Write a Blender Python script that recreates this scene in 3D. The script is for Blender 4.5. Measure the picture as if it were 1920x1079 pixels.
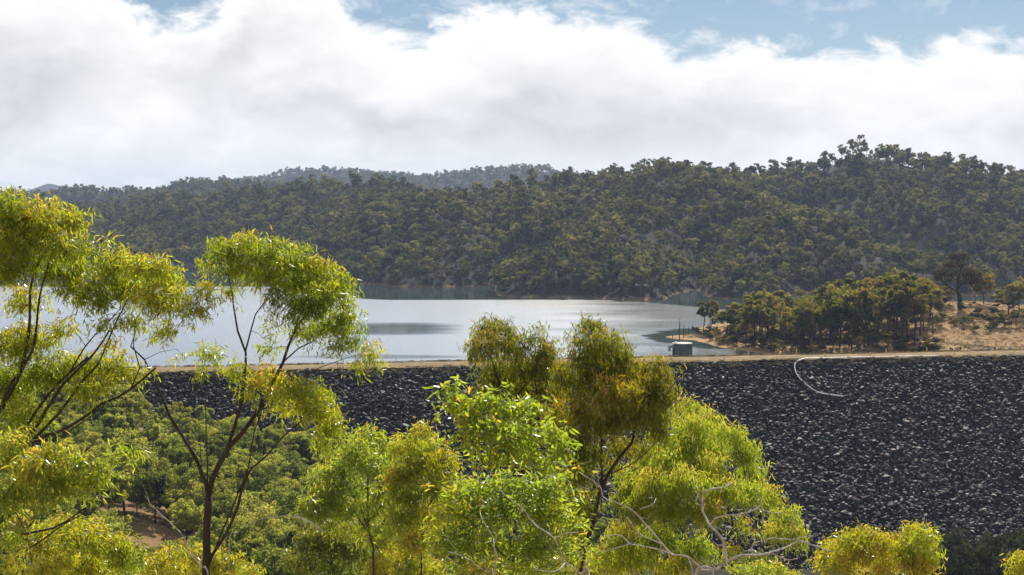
import bpy, math, random
import numpy as np
from mathutils import Vector

R = np.random.default_rng(7)
random.seed(7)
SC = bpy.context.scene
for o in list(bpy.data.objects):
    bpy.data.objects.remove(o)
COL = SC.collection

# ---------------------------------------------------------------- camera
F = 2638.0
HOR = 400.0
EYE = 45.0
PITCH = math.atan((539.5 - HOR) / F)
cam_d = bpy.data.cameras.new('camera')
cam_d.sensor_width = 36.0
cam_d.lens = 36.0 * F / 1920.0
cam_d.clip_start = 0.5
cam_d.clip_end = 40000
cam = bpy.data.objects.new('camera', cam_d)
COL.objects.link(cam)
cam.location = (0, 0, EYE)
cam.rotation_euler = (math.pi / 2 - PITCH, 0, 0)
SC.camera = cam

# ---------------------------------------------------------------- render settings
SC.render.engine = 'CYCLES'
SC.view_settings.view_transform = 'Standard'
SC.view_settings.look = 'None'
SC.view_settings.gamma = 1.0
SC.view_settings.use_curve_mapping = False
SC.view_settings.exposure = 0.35
cy = SC.cycles
cy.max_bounces = 6
cy.diffuse_bounces = 3
cy.glossy_bounces = 2
cy.transmission_bounces = 4
cy.transparent_max_bounces = 6
cy.volume_bounces = 1
cy.use_denoising = True
cy.sample_clamp_indirect = 4.0
cy.caustics_reflective = False
cy.caustics_refractive = False

# ---------------------------------------------------------------- sun
SUN_EL = math.radians(40)
SUN_AZ = math.radians(16)          # to the right of the view direction
sun_d = bpy.data.lights.new('sun', 'SUN')
sun_d.energy = 5.0
sun_d.angle = math.radians(0.5)
sun_d.color = (1.0, 0.93, 0.82)
sun = bpy.data.objects.new('sun', sun_d)
COL.objects.link(sun)
sdir = Vector((math.sin(SUN_AZ) * math.cos(SUN_EL), math.cos(SUN_AZ) * math.cos(SUN_EL), math.sin(SUN_EL)))
sun.rotation_euler = (-sdir).to_track_quat('-Z', 'Y').to_euler()
sun.location = (0, 0, 300)


# ---------------------------------------------------------------- node helper
class NT:
    def __init__(self, tree):
        self.t = tree
        self.n = tree.nodes
        self.l = tree.links

    def node(self, typ, **kw):
        nd = self.n.new(typ)
        for k, v in kw.items():
            setattr(nd, k, v)
        return nd

    def put(self, sock, v):
        if isinstance(v, bpy.types.NodeSocket):
            self.l.new(v, sock)
        elif v is not None:
            sock.default_value = v

    def math(self, op, a, b=None, c=None, clamp=False):
        nd = self.node('ShaderNodeMath', operation=op, use_clamp=clamp)
        self.put(nd.inputs[0], a)
        if b is not None:
            self.put(nd.inputs[1], b)
        if c is not None:
            self.put(nd.inputs[2], c)
        return nd.outputs[0]

    def noise(self, vec, scale, detail=4, rough=0.5, dist=0.0, out=0, dims='3D', lac=2.0):
        nd = self.node('ShaderNodeTexNoise', noise_dimensions=dims)
        self.put(nd.inputs['Vector'], vec)
        nd.inputs['Scale'].default_value = scale
        nd.inputs['Detail'].default_value = detail
        nd.inputs['Roughness'].default_value = rough
        nd.inputs['Distortion'].default_value = dist
        nd.inputs['Lacunarity'].default_value = lac
        return nd.outputs[out]

    def mapr(self, v, a, b, c=0.0, d=1.0, smooth=False):
        nd = self.node('ShaderNodeMapRange', interpolation_type='SMOOTHSTEP' if smooth else 'LINEAR')
        self.put(nd.inputs[0], v)
        for i, x in enumerate((a, b, c, d)):
            self.put(nd.inputs[i + 1], x)
        return nd.outputs[0]

    def comb(self, x, y, z):
        nd = self.node('ShaderNodeCombineXYZ')
        for i, v in enumerate((x, y, z)):
            self.put(nd.inputs[i], v)
        return nd.outputs[0]

    def mix(self, f, a, b):
        nd = self.node('ShaderNodeMix', data_type='RGBA')
        self.put(nd.inputs['Factor'], f)
        self.put(nd.inputs[6], a)
        self.put(nd.inputs[7], b)
        return nd.outputs[2]

    def ramp(self, f, stops, interp='LINEAR'):
        nd = self.node('ShaderNodeValToRGB')
        cr = nd.color_ramp
        cr.interpolation = interp
        while len(cr.elements) < len(stops):
            cr.elements.new(0.5)
        for e, (p, c) in zip(cr.elements, stops):
            e.position = p
            e.color = (*c, 1) if len(c) == 3 else c
        self.put(nd.inputs[0], f)
        return nd.outputs[0]

    def scale(self, v, s):
        nd = self.node('ShaderNodeMapping')
        self.put(nd.inputs['Vector'], v)
        nd.inputs['Scale'].default_value = s
        return nd.outputs[0]


# ---------------------------------------------------------------- world: sky with a bank of cloud
world = bpy.data.worlds.new('World')
SC.world = world
world.use_nodes = True
w = NT(world.node_tree)
w.n.clear()
w_out = w.node('ShaderNodeOutputWorld')
sky = w.node('ShaderNodeTexSky')
sky.sky_type = 'NISHITA'
sky.sun_disc = False
sky.sun_elevation = SUN_EL
sky.sun_rotation = SUN_AZ
sky.air_density = 1.0
sky.dust_density = 0.2
sky.ozone_density = 3.0
bg_sky = w.node('ShaderNodeBackground')
w.put(bg_sky.inputs[0], sky.outputs[0])
bg_sky.inputs[1].default_value = 0.054
tc = w.node('ShaderNodeTexCoord')
nrm = w.node('ShaderNodeVectorMath', operation='NORMALIZE')
w.put(nrm.inputs[0], tc.outputs['Generated'])
sep = w.node('ShaderNodeSeparateXYZ')
w.put(sep.inputs[0], nrm.outputs[0])
az = w.math('ARCTAN2', sep.outputs[0], sep.outputs[1])
el = w.math('ARCSINE', sep.outputs[2])
# noise is sampled on the direction itself (seamless all round), stretched sideways
cv = w.scale(nrm.outputs[0], (1.0, 1.0, 1.9))
warp = w.noise(cv, 9.0, 3, 0.55, out=1)
wv = w.node('ShaderNodeVectorMath', operation='MULTIPLY_ADD')
w.put(wv.inputs[0], warp)
wv.inputs[1].default_value = (0.07, 0.07, 0.07)
w.put(wv.inputs[2], cv)
n_low = w.noise(wv.outputs[0], 5.0, 3, 0.5)
n_mid = w.noise(wv.outputs[0], 17.0, 6, 0.55)
n_fine = w.noise(wv.outputs[0], 42.0, 7, 0.6, dist=0.3)
n_lump = w.noise(cv, 26.0, 5, 0.6, dist=0.6)
# top edge of the bank against azimuth
fc = w.node('ShaderNodeFloatCurve')
cur = fc.mapping.curves[0]
edge = [(-500, .150), (-200, .158), (0, .160), (220, .153), (330, .135), (400, .140), (450, .160), (580, .168), (660, .138),
        (760, .126), (840, .134), (930, .146), (1060, .138), (1180, .136), (1270, .117), (1400, .120),
        (1500, .111), (1620, .112), (1700, .107), (1770, .115), (1850, .105), (1960, .108), (2200, .125), (2420, .135)]
pts = [((x - 960) / F + 0.6) / 1.2 for x, _ in edge]
while len(cur.points) < len(edge) + 2:
    cur.points.new(0.5, 0.5)
cp = cur.points
cp[0].location = (0, .135 / .2)
for i, (xx, (_, e)) in enumerate(zip(pts, edge)):
    cp[i + 1].location = (xx, e / .2)
cp[len(cp) - 1].location = (1, .135 / .2)
fc.mapping.update()
w.put(fc.inputs[1], w.mapr(az, -0.6, 0.6))
top = w.math('MULTIPLY', fc.outputs[0], 0.2)
d1 = w.math('SUBTRACT', top, el)
d1 = w.math('ADD', d1, w.math('MULTIPLY', w.math('SUBTRACT', n_mid, 0.5), 0.050))
d1 = w.math('ADD', d1, w.math('MULTIPLY', w.math('SUBTRACT', n_fine, 0.5), 0.045))
mask = w.mapr(d1, -0.007, 0.009, smooth=True)
# faint veils above the bank
veil = w.math('MULTIPLY', w.mapr(n_fine, 0.50, 0.80), w.mapr(d1, -0.045, 0.0), clamp=True)
mask = w.math('MAXIMUM', mask, w.math('MULTIPLY', veil, 0.75))
# unseen loose cloud added above the frame, whitening the water and softening blue ambient
high = w.math('MULTIPLY', w.mapr(n_low, 0.40, 0.58, smooth=True), w.mapr(el, 0.18, 0.30, smooth=True))
mask = w.math('MAXIMUM', mask, w.math('MULTIPLY', high, 0.8))
# body shading of the cloud itself: bright shoulders, grey undersides
grey = w.math('MULTIPLY', w.mapr(n_low, 0.38, 0.62, smooth=True), w.mapr(d1, 0.012, 0.050, smooth=True))
grey = w.math('MULTIPLY', grey, w.mapr(el, 0.022, 0.055, smooth=True))
grey2 = w.math('MULTIPLY', w.mapr(n_mid, 0.62, 0.40, smooth=True), w.mapr(d1, 0.010, 0.05, smooth=True))
shade = w.math('ADD', w.math('MULTIPLY', grey, 0.62), w.math('MULTIPLY', grey2, 0.25), clamp=True)
body = w.mix(shade, (1.02, 1.02, 1.02, 1), (0.60, 0.615, 0.64, 1))
low = w.mapr(el, 0.060, 0.012, smooth=True)
lowc = w.mix(w.mapr(n_lump, 0.47, 0.60, smooth=True), (0.70, 0.765, 0.80, 1), (0.86, 0.87, 0.87, 1))
lowc = w.mix(w.mapr(az, -0.30, 0.25), lowc, (0.93, 0.935, 0.94, 1))
body = w.mix(w.math('MULTIPLY', low, 0.85), body, lowc)
bg_cl = w.node('ShaderNodeBackground')
w.put(bg_cl.inputs[0], body)
bg_cl.inputs[1].default_value = 0.80
mx = w.node('ShaderNodeMixShader')
w.put(mx.inputs[0], mask)
w.l.new(bg_sky.outputs[0], mx.inputs[1])
w.l.new(bg_cl.outputs[0], mx.inputs[2])
w.l.new(mx.outputs[0], w_out.inputs[0])
world.cycles.sampling_method = 'MANUAL'
world.cycles.sample_map_resolution = 512


# ---------------------------------------------------------------- geometry helpers
def P(px, py, D):
    """point on the ray through photo pixel (px, py) at ground depth D"""
    cp_, sp_ = math.cos(PITCH), math.sin(PITCH)
    a, b = (px - 960) / F, (539.5 - py) / F
    v = np.array([a, cp_ + b * sp_, -sp_ + b * cp_])
    v *= D / v[1]
    v[2] += EYE
    return v


def project(p):
    p = np.atleast_2d(p)
    cp_, sp_ = math.cos(PITCH), math.sin(PITCH)
    x, y, z = p[:, 0], p[:, 1], p[:, 2] - EYE
    f = y * cp_ - z * sp_
    u = y * sp_ + z * cp_
    return 960 + F * x / f, 539.5 - F * u / f


def vnoise(x, y, seed=0):
    xi, yi = np.floor(x).astype(np.int64), np.floor(y).astype(np.int64)
    xf, yf = x - xi, y - yi
    u, v = xf * xf * (3 - 2 * xf), yf * yf * (3 - 2 * yf)

    def h(a, b):
        n = (a * 374761393 + b * 668265263 + seed * 974634777) & 0xffffffff
        n = ((n ^ (n >> 13)) * 1274126177) & 0xffffffff
        return ((n ^ (n >> 16)) & 0xffff) / 65535.0
    a, b, c, d = h(xi, yi), h(xi + 1, yi), h(xi, yi + 1), h(xi + 1, yi + 1)
    return (a * (1 - u) + b * u) * (1 - v) + (c * (1 - u) + d * u) * v - 0.5


def fbm(x, y, sc, octv=4, seed=0, gain=0.5):
    t, a = 0, 1.0
    for i in range(octv):
        t = t + a * vnoise(x / sc + 17.3 * i, y / sc - 9.1 * i, seed + i)
        sc *= 0.5
        a *= gain
    return t


def make_mesh(name, verts, tris=None, quads=None, mats=(), midx=None, attrs=None, smooth=False):
    me = bpy.data.meshes.new(name)
    verts = np.asarray(verts, dtype=np.float32)
    nt = 0 if tris is None else len(tris)
    nq = 0 if quads is None else len(quads)
    me.vertices.add(len(verts))
    me.vertices.foreach_set('co', verts.ravel())
    parts, starts = [], []
    if nt:
        parts.append(np.asarray(tris, dtype=np.int32).ravel())
    if nq:
        parts.append(np.asarray(quads, dtype=np.int32).ravel())
    lv = np.concatenate(parts)
    me.loops.add(len(lv))
    me.loops.foreach_set('vertex_index', lv)
    me.polygons.add(nt + nq)
    starts = np.concatenate([np.arange(nt) * 3, nt * 3 + np.arange(nq) * 4]).astype(np.int32)
    me.polygons.foreach_set('loop_start', starts)
    for m in mats:
        me.materials.append(m)
    if midx is not None:
        me.polygons.foreach_set('material_index', np.asarray(midx, dtype=np.int32))
    me.polygons.foreach_set('use_smooth', np.full(nt + nq, smooth, dtype=bool))
    if attrs:
        for k, v in attrs.items():
            at = me.attributes.new(k, 'FLOAT', 'POINT')
            at.data.foreach_set('value', np.asarray(v, dtype=np.float32))
    me.update(calc_edges=True)
    return me


class Geo:
    """collects triangles and quads with a material index and a per-vertex tone"""
    def __init__(self):
        self.v, self.t, self.q, self.tm, self.qm, self.a = [], [], [], [], [], []
        self.n = 0

    def add(self, v, t=None, q=None, m=0, tone=0.5):
        v = np.asarray(v, float)
        self.v.append(v)
        self.a.append(np.broadcast_to(np.asarray(tone, float), (len(v),)))
        if t is not None and len(t):
            self.t.append(np.asarray(t) + self.n)
            self.tm.append(np.full(len(t), m))
        if q is not None and len(q):
            self.q.append(np.asarray(q) + self.n)
            self.qm.append(np.full(len(q), m))
        self.n += len(v)

    def tube(self, pts, rad, sides=6, m=0, cap=True, tone=0.5):
        pts = np.asarray(pts, float)
        n = len(pts)
        rad = np.broadcast_to(np.asarray(rad, float), (n,))
        tan = np.gradient(pts, axis=0)
        tan /= np.linalg.norm(tan, axis=1)[:, None] + 1e-9
        ref = np.array([0.0, 0, 1]) if abs(tan[0][2]) < 0.9 else np.array([1.0, 0, 0])
        a = np.cross(tan[0], ref)
        a /= np.linalg.norm(a)
        th = np.arange(sides) * 2 * math.pi / sides
        rings = []
        for i in range(n):
            a = a - tan[i] * np.dot(a, tan[i])
            a /= np.linalg.norm(a) + 1e-9
            b = np.cross(tan[i], a)
            rings.append(pts[i] + rad[i] * (np.cos(th)[:, None] * a + np.sin(th)[:, None] * b))
        v = np.concatenate(rings)
        q = []
        k = np.arange(sides)
        k2 = (k + 1) % sides
        for i in range(n - 1):
            q.append(np.stack([i * sides + k, i * sides + k2, (i + 1) * sides + k2, (i + 1) * sides + k], 1))
        t = None
        if cap:
            v = np.concatenate([v, pts[:1], pts[-1:]])
            c0, c1 = n * sides, n * sides + 1
            t = np.concatenate([np.stack([np.full(sides, c0), k2, k], 1),
                                np.stack([np.full(sides, c1), (n - 1) * sides + k, (n - 1) * sides + k2], 1)])
        self.add(v, t, np.concatenate(q), m, tone)

    def box(self, c, s, m=0, rz=0.0, tone=0.5):
        x, y, z = [q / 2 for q in s]
        v = np.array([[-x, -y, -z], [x, -y, -z], [x, y, -z], [-x, y, -z], [-x, -y, z], [x, -y, z], [x, y, z], [-x, y, z]])
        if rz:
            cc, ss = math.cos(rz), math.sin(rz)
            v = np.stack([v[:, 0] * cc - v[:, 1] * ss, v[:, 0] * ss + v[:, 1] * cc, v[:, 2]], 1)
        self.add(v + np.asarray(c, float), None,
                 [[0, 3, 2, 1], [4, 5, 6, 7], [0, 1, 5, 4], [1, 2, 6, 5], [2, 3, 7, 6], [3, 0, 4, 7]], m, tone)

    def mesh(self, name, mats, smooth=False):
        t = np.concatenate(self.t) if self.t else None
        q = np.concatenate(self.q) if self.q else None
        mi = np.concatenate(self.tm + self.qm)
        return make_mesh(name, np.concatenate(self.v), t, q, mats, mi, {'tone': np.concatenate(self.a)}, smooth)


def link(name, me, parent=None, loc=None, **props):
    o = bpy.data.objects.new(name, me)
    COL.objects.link(o)
    if parent is not None:
        o.parent = parent
    if loc is not None:
        o.location = loc
    for k, v in props.items():
        if v is not None:
            o[k] = v
    return o


def thing(name, label, cat, loc=(0, 0, 0), group=None):
    return link(name, None, None, loc, label=label, category=cat, group=group)


def spline(pts, step):
    """Catmull-Rom resample of a polyline"""
    pts = np.asarray(pts, float)
    if len(pts) < 3:
        n = max(2, int(np.linalg.norm(pts[-1] - pts[0]) / step) + 1)
        t = np.linspace(0, 1, n)[:, None]
        return pts[0] * (1 - t) + pts[-1] * t
    q = np.concatenate([[2 * pts[0] - pts[1]], pts, [2 * pts[-1] - pts[-2]]])
    out = []
    for i in range(1, len(q) - 2):
        n = max(1, int(np.linalg.norm(q[i + 1] - q[i]) / step))
        for k in range(n):
            t = k / n
            out.append(0.5 * ((2 * q[i]) + (q[i + 1] - q[i - 1]) * t + (2 * q[i - 1] - 5 * q[i] + 4 * q[i + 1] - q[i + 2]) * t * t
                              + (3 * q[i] - q[i - 1] - 3 * q[i + 1] + q[i + 2]) * t ** 3))
    out.append(q[-2])
    return np.array(out)


# ---------------------------------------------------------------- materials
def new_mat(name):
    m = bpy.data.materials.new(name)
    m.use_nodes = True
    t = NT(m.node_tree)
    t.n.clear()
    out = t.node('ShaderNodeOutputMaterial')
    return m, t, out


def leaf_material(name, stops, tr_stops, per_obj=0.0, trans=0.5, gloss=0.0, rough=0.5, hue=0.0):
    """two-sided leaf: diffuse + translucent + a little gloss; stops over the tone attribute"""
    m, t, out = new_mat(name)
    at = t.node('ShaderNodeAttribute', attribute_name='tone')
    f = at.outputs['Fac']
    if per_obj:
        oi = t.node('ShaderNodeObjectInfo')
        f = t.math('ADD', f, t.math('MULTIPLY', t.math('SUBTRACT', oi.outputs['Random'], 0.5), per_obj), clamp=True)
    c = t.ramp(f, stops)
    ct = t.ramp(f, tr_stops)
    if per_obj:
        oi2 = t.node('ShaderNodeObjectInfo')
        hs = t.node('ShaderNodeHueSaturation')
        rr = t.math('FRACT', t.math('MULTIPLY', oi2.outputs['Random'], 7.31))
        t.put(hs.inputs['Value'], t.mapr(rr, 0, 1, 0.72, 1.25))
        t.put(hs.inputs['Saturation'], t.mapr(t.math('FRACT', t.math('MULTIPLY', oi2.outputs['Random'], 13.7)), 0, 1, 0.75, 1.1))
        t.put(hs.inputs['Color'], c)
        c = hs.outputs[0]
        hs2 = t.node('ShaderNodeHueSaturation')
        t.put(hs2.inputs['Value'], t.mapr(rr, 0, 1, 0.72, 1.25))
        t.put(hs2.inputs['Color'], ct)
        ct = hs2.outputs[0]
    d = t.node('ShaderNodeBsdfDiffuse')
    t.put(d.inputs[0], c)
    tr = t.node('ShaderNodeBsdfTranslucent')
    t.put(tr.inputs[0], ct)
    a = t.node('ShaderNodeMixShader')
    a.inputs[0].default_value = trans
    t.l.new(d.outputs[0], a.inputs[1])
    t.l.new(tr.outputs[0], a.inputs[2])
    g = t.node('ShaderNodeBsdfGlossy')
    g.inputs['Roughness'].default_value = rough
    g.inputs['Color'].default_value = (0.9, 0.95, 0.9, 1)
    b = t.node('ShaderNodeMixShader')
    fr = t.node('ShaderNodeFresnel')
    fr.inputs[0].default_value = 1.45
    t.put(b.inputs[0], t.math('MINIMUM', t.math('MULTIPLY', fr.outputs[0], gloss), 0.12))
    t.l.new(a.outputs[0], b.inputs[1])
    t.l.new(g.outputs[0], b.inputs[2])
    t.l.new(b.outputs[0], out.inputs[0])
    return m


def bark_material(name, c1, c2, sc=(6, 6, 1.5)):
    m, t, out = new_mat(name)
    tcn = t.node('ShaderNodeTexCoord')
    v = t.scale(tcn.outputs['Object'], sc)
    n = t.noise(v, 2.0, 6, 0.65)
    c = t.mix(t.mapr(n, 0.35, 0.65), (*c1, 1), (*c2, 1))
    b = t.node('ShaderNodeBsdfPrincipled')
    t.put(b.inputs['Base Color'], c)
    b.inputs['Roughness'].default_value = 0.85
    bp = t.node('ShaderNodeBump')
    bp.inputs['Strength'].default_value = 0.6
    bp.inputs['Distance'].default_value = 0.02
    t.put(bp.inputs['Height'], n)
    t.l.new(bp.outputs[0], b.inputs['Normal'])
    t.l.new(b.outputs[0], out.inputs[0])
    return m


def plain(name, col, rough=0.6, var=0.15, sc=3.0, metal=0.0):
    m, t, out = new_mat(name)
    tcn = t.node('ShaderNodeTexCoord')
    n = t.noise(tcn.outputs['Object'], sc, 5, 0.6)
    lo = tuple(x * (1 - var) for x in col) + (1,)
    hi = tuple(min(1, x * (1 + var)) for x in col) + (1,)
    b = t.node('ShaderNodeBsdfPrincipled')
    t.put(b.inputs['Base Color'], t.mix(t.mapr(n, 0.3, 0.7), lo, hi))
    b.inputs['Roughness'].default_value = rough
    b.inputs['Metallic'].default_value = metal
    t.l.new(b.outputs[0], out.inputs[0])
    return m


M_bark = bark_material('dark_bark', (0.016, 0.011, 0.008), (0.055, 0.040, 0.030))
M_barkfar = bark_material('far_bark', (0.06, 0.05, 0.045), (0.20, 0.18, 0.16), (1, 1, .3))
M_dead = bark_material('bleached_dead_wood', (0.27, 0.25, 0.235), (0.62, 0.59, 0.56))
# gold-green near leaves with orange new growth at the tips
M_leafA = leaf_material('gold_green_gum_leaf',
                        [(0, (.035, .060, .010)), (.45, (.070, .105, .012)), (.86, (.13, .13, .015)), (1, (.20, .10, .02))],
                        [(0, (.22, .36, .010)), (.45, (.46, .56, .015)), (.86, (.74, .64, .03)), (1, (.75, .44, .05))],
                        gloss=0.5, rough=0.36, trans=0.68)
M_leafB = leaf_material('bright_green_weeping_leaf',
                        [(0, (.03, .07, .010)), (.5, (.065, .13, .014)), (.85, (.12, .15, .02)), (1, (.18, .12, .02))],
                        [(0, (.22, .36, .020)), (.5, (.46, .58, .035)), (.85, (.72, .68, .05)), (1, (.78, .50, .06))],
                        gloss=0.5, rough=0.36, trans=0.68)
M_leafC = leaf_material('dark_olive_gum_leaf',
                        [(0, (.025, .045, .008)), (.5, (.06, .08, .010)), (.85, (.12, .11, .015)), (1, (.20, .08, .02))],
                        [(0, (.13, .20, .008)), (.5, (.36, .38, .012)), (.85, (.68, .50, .025)), (1, (.7, .32, .04))],
                        gloss=0.55, rough=0.38, trans=0.55)
M_leafM = leaf_material('valley_gum_leaf',
                        [(0, (.035, .050, .020)), (.5, (.095, .12, .036)), (1, (.19, .19, .05))],
                        [(0, (.20, .27, .045)), (.5, (.48, .54, .075)), (1, (.78, .72, .11))],
                        per_obj=0.8, trans=0.5)
M_leafH = leaf_material('hill_gum_leaf',
                        [(0, (.040, .050, .028)), (.5, (.10, .112, .050)), (1, (.22, .20, .085))],
                        [(0, (.08, .10, .035)), (.5, (.24, .25, .065)), (1, (.52, .45, .13))],
                        per_obj=0.8, trans=0.3)
M_leafG = leaf_material('headland_gum_leaf',
                        [(0, (.040, .050, .020)), (.5, (.090, .100, .032)), (1, (.20, .14, .05))],
                        [(0, (.13, .16, .025)), (.5, (.34, .34, .045)), (1, (.60, .38, .08))],
                        per_obj=0.7, trans=0.45)
M_leafL = leaf_material('dusky_brown_green_leaf', [(0, (.030, .032, .014)), (1, (.085, .062, .030))], [(0, (.05, .055, .015)), (1, (.16, .11, .035))], trans=0.35)
M_shrub = leaf_material('grey_green_needle',
                        [(0, (.025, .035, .020)), (.5, (.045, .055, .030)), (1, (.09, .09, .045))],
                        [(0, (.03, .05, .015)), (1, (.10, .12, .04))], per_obj=0.4, trans=0.3)
M_drytuft = leaf_material('dry_grass_blade',
                          [(0, (.15, .10, .045)), (.5, (.34, .24, .11)), (1, (.46, .35, .18))],
                          [(0, (.12, .09, .04)), (1, (.40, .32, .18))], trans=0.35)

# ground: dry grass, bare soil, leaf litter
M_ground, t, out = new_mat('dry_grass_ground')
geo = t.node('ShaderNodeNewGeometry')
pos = geo.outputs['Position']
n1 = t.noise(pos, 0.035, 6, 0.6)
n2 = t.noise(pos, 0.35, 6, 0.65)
n3 = t.noise(pos, 2.2, 5, 0.7)
c = t.ramp(t.math('ADD', t.math('MULTIPLY', n1, 0.6), t.math('MULTIPLY', n2, 0.4)),
           [(0.34, (.16, .088, .045)), (0.44, (.40, .235, .10)), (0.56, (.56, .37, .17)), (0.70, (.46, .32, .14))])
c = t.mix(t.mapr(n3, 0.35, 0.7), c, (.17, .115, .06, 1))
at = t.node('ShaderNodeAttribute', attribute_name='tone')   # woodland floor: litter and low scrub
c = t.mix(t.math('MULTIPLY', at.outputs['Fac'], t.mapr(n2, 0.2, 0.42, 0.55, 1.0)), c, (.034, .030, .022, 1))
b = t.node('ShaderNodeBsdfPrincipled')
t.put(b.inputs['Base Color'], c)
b.inputs['Roughness'].default_value = 0.95
b.inputs['Specular IOR Level'].default_value = 0.1
bp = t.node('ShaderNodeBump')
bp.inputs['Strength'].default_value = 0.9
bp.inputs['Distance'].default_value = 0.5
t.put(bp.inputs['Height'], t.math('ADD', n2, t.math('MULTIPLY', n3, 0.3)))
t.l.new(bp.outputs[0], b.inputs['Normal'])
t.l.new(b.outputs[0], out.inputs[0])


def rock_material(name, stops, per_obj=True, rough=.65, spec=.35):
    m, t, out = new_mat(name)
    oi = t.node('ShaderNodeObjectInfo')
    tcn = t.node('ShaderNodeTexCoord')
    g = t.node('ShaderNodeNewGeometry')
    n = t.noise(g.outputs['Position'], 1.6, 5, 0.65)
    f = oi.outputs['Random'] if per_obj else t.noise(g.outputs['Position'], 0.9, 2, 0.5)
    c = t.ramp(f, stops)
    hs = t.node('ShaderNodeHueSaturation')
    t.put(hs.inputs['Color'], c)
    big_ = t.noise(t.scale(g.outputs['Position'], (.6, 1, 1.4)), .075, 3, .6)
    t.put(hs.inputs['Value'], t.math('MULTIPLY', t.mapr(n, 0.25, 0.75, 0.55, 1.4), t.mapr(big_, 0.36, 0.64, .50, 1.25)))
    b = t.node('ShaderNodeBsdfPrincipled')
    t.put(b.inputs['Base Color'], hs.outputs[0])
    b.inputs['Roughness'].default_value = rough
    b.inputs['Specular IOR Level'].default_value = spec
    bp = t.node('ShaderNodeBump')
    bp.inputs['Strength'].default_value = 0.5
    bp.inputs['Distance'].default_value = 0.1
    t.put(bp.inputs['Height'], n)
    t.l.new(bp.outputs[0], b.inputs['Normal'])
    t.l.new(b.outputs[0], out.inputs[0])
    return m


ROCKS = [(0, (.011, .009, .010)), (.5, (.017, .014, .015)), (.78, (.034, .026, .026)), (.91, (.070, .054, .050)), (.97, (.24, .20, .17)), (1, (.36, .32, .29))]
M_rock = rock_material('dark_basalt_boulder', ROCKS)
M_rubble = rock_material('dark_rubble', [(0, (.012, .010, .011)), (1, (.024, .020, .020))], False, .95, .02)

# water of the reservoir: calm patches mirror the hills, ripples pick up the sky
M_water, t, out = new_mat('reservoir_water')
geo = t.node('ShaderNodeNewGeometry')
pos = geo.outputs['Position']
sp = t.node('ShaderNodeSeparateXYZ')
t.put(sp.inputs[0], pos)
X, Y = sp.outputs[0], sp.outputs[1]
nb = t.noise(t.scale(pos, (0.35, 1.0, 1)), 0.010, 5, 0.6)
nb2 = t.noise(t.scale(pos, (0.25, 1.0, 1)), 0.045, 4, 0.6)
# lee of the far shore stays calm: the edge of the breeze runs about 728 m out, closer at the right
Yw = t.math('ADD', Y, t.math('MULTIPLY', t.math('SUBTRACT', nb, 0.5), 26.0))
ed = t.math('ADD', t.mapr(X, 40, 140, 728, 610, True), t.mapr(X, -60, -160, 0, 130, True))
calm1 = t.mapr(t.math('SUBTRACT', Yw, ed), -2, 8, smooth=True)


def patch(cx, cy_, rx, ry, soft=0.5):
    ax = t.math('DIVIDE', t.math('SUBTRACT', X, cx), rx)
    ay = t.math('DIVIDE', t.math('SUBTRACT', Y, cy_), ry)
    r = t.math('SQRT', t.math('ADD', t.math('MULTIPLY', ax, ax), t.math('MULTIPLY', ay, ay)))
    r = t.math('ADD', r, t.math('MULTIPLY', t.math('SUBTRACT', nb2, 0.5), 1.1))
    return t.mapr(r, 1.0, 1.0 - soft, smooth=True)


calm = t.math('MAXIMUM', calm1, t.math('MULTIPLY', t.mapr(t.math('ADD', X, t.math('MULTIPLY', t.math('SUBTRACT', nb2, 0.5), 90)), 10, 75, smooth=True), 0.45))
calm = t.math('MAXIMUM', calm, t.math('MULTIPLY', patch(-48, 548, 34, 36, 0.7), 0.75))
calm = t.math('MAXIMUM', calm, t.math('MULTIPLY', patch(-42, 440, 30, 7, 0.6), 0.55))
calm = t.math('MAXIMUM', calm, patch(70, 505, 24, 45, 0.25))
calm = t.math('MAXIMUM', calm, t.math('MULTIPLY', patch(90, 450, 34, 12, 0.8), 0.5))
bw = t.node('ShaderNodeBsdfGlossy')
bw.distribution = 'GGX'
t.put(bw.inputs['Roughness'], t.mapr(calm, 0, 1, 0.23, 0.06))
t.put(bw.inputs['Color'], (0.95, 0.97, 1.0, 1))
bump = t.node('ShaderNodeBump')
rip = t.noise(t.scale(pos, (0.45, 1.0, 1)), 1.1, 4, 0.6)
bump.inputs['Distance'].default_value = 0.12
t.put(bump.inputs['Strength'], t.mapr(calm, 0, 1, 0.45, 0.08))
t.put(bump.inputs['Height'], rip)
t.l.new(bump.outputs[0], bw.inputs['Normal'])
bd = t.node('ShaderNodeBsdfDiffuse')
bd.inputs[0].default_value = (0.030, 0.050, 0.045, 1)
ms = t.node('ShaderNodeMixShader')
fr = t.node('ShaderNodeFresnel')
fr.inputs[0].default_value = 1.33
t.put(ms.inputs[0], t.math('ADD', t.math('MULTIPLY', fr.outputs[0], t.mapr(calm, 0, 1, 1.5, 0.75)), 0.0, clamp=True))
t.l.new(bd.outputs[0], ms.inputs[1])
t.l.new(bw.outputs[0], ms.inputs[2])
t.l.new(ms.outputs[0], out.inputs[0])

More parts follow.
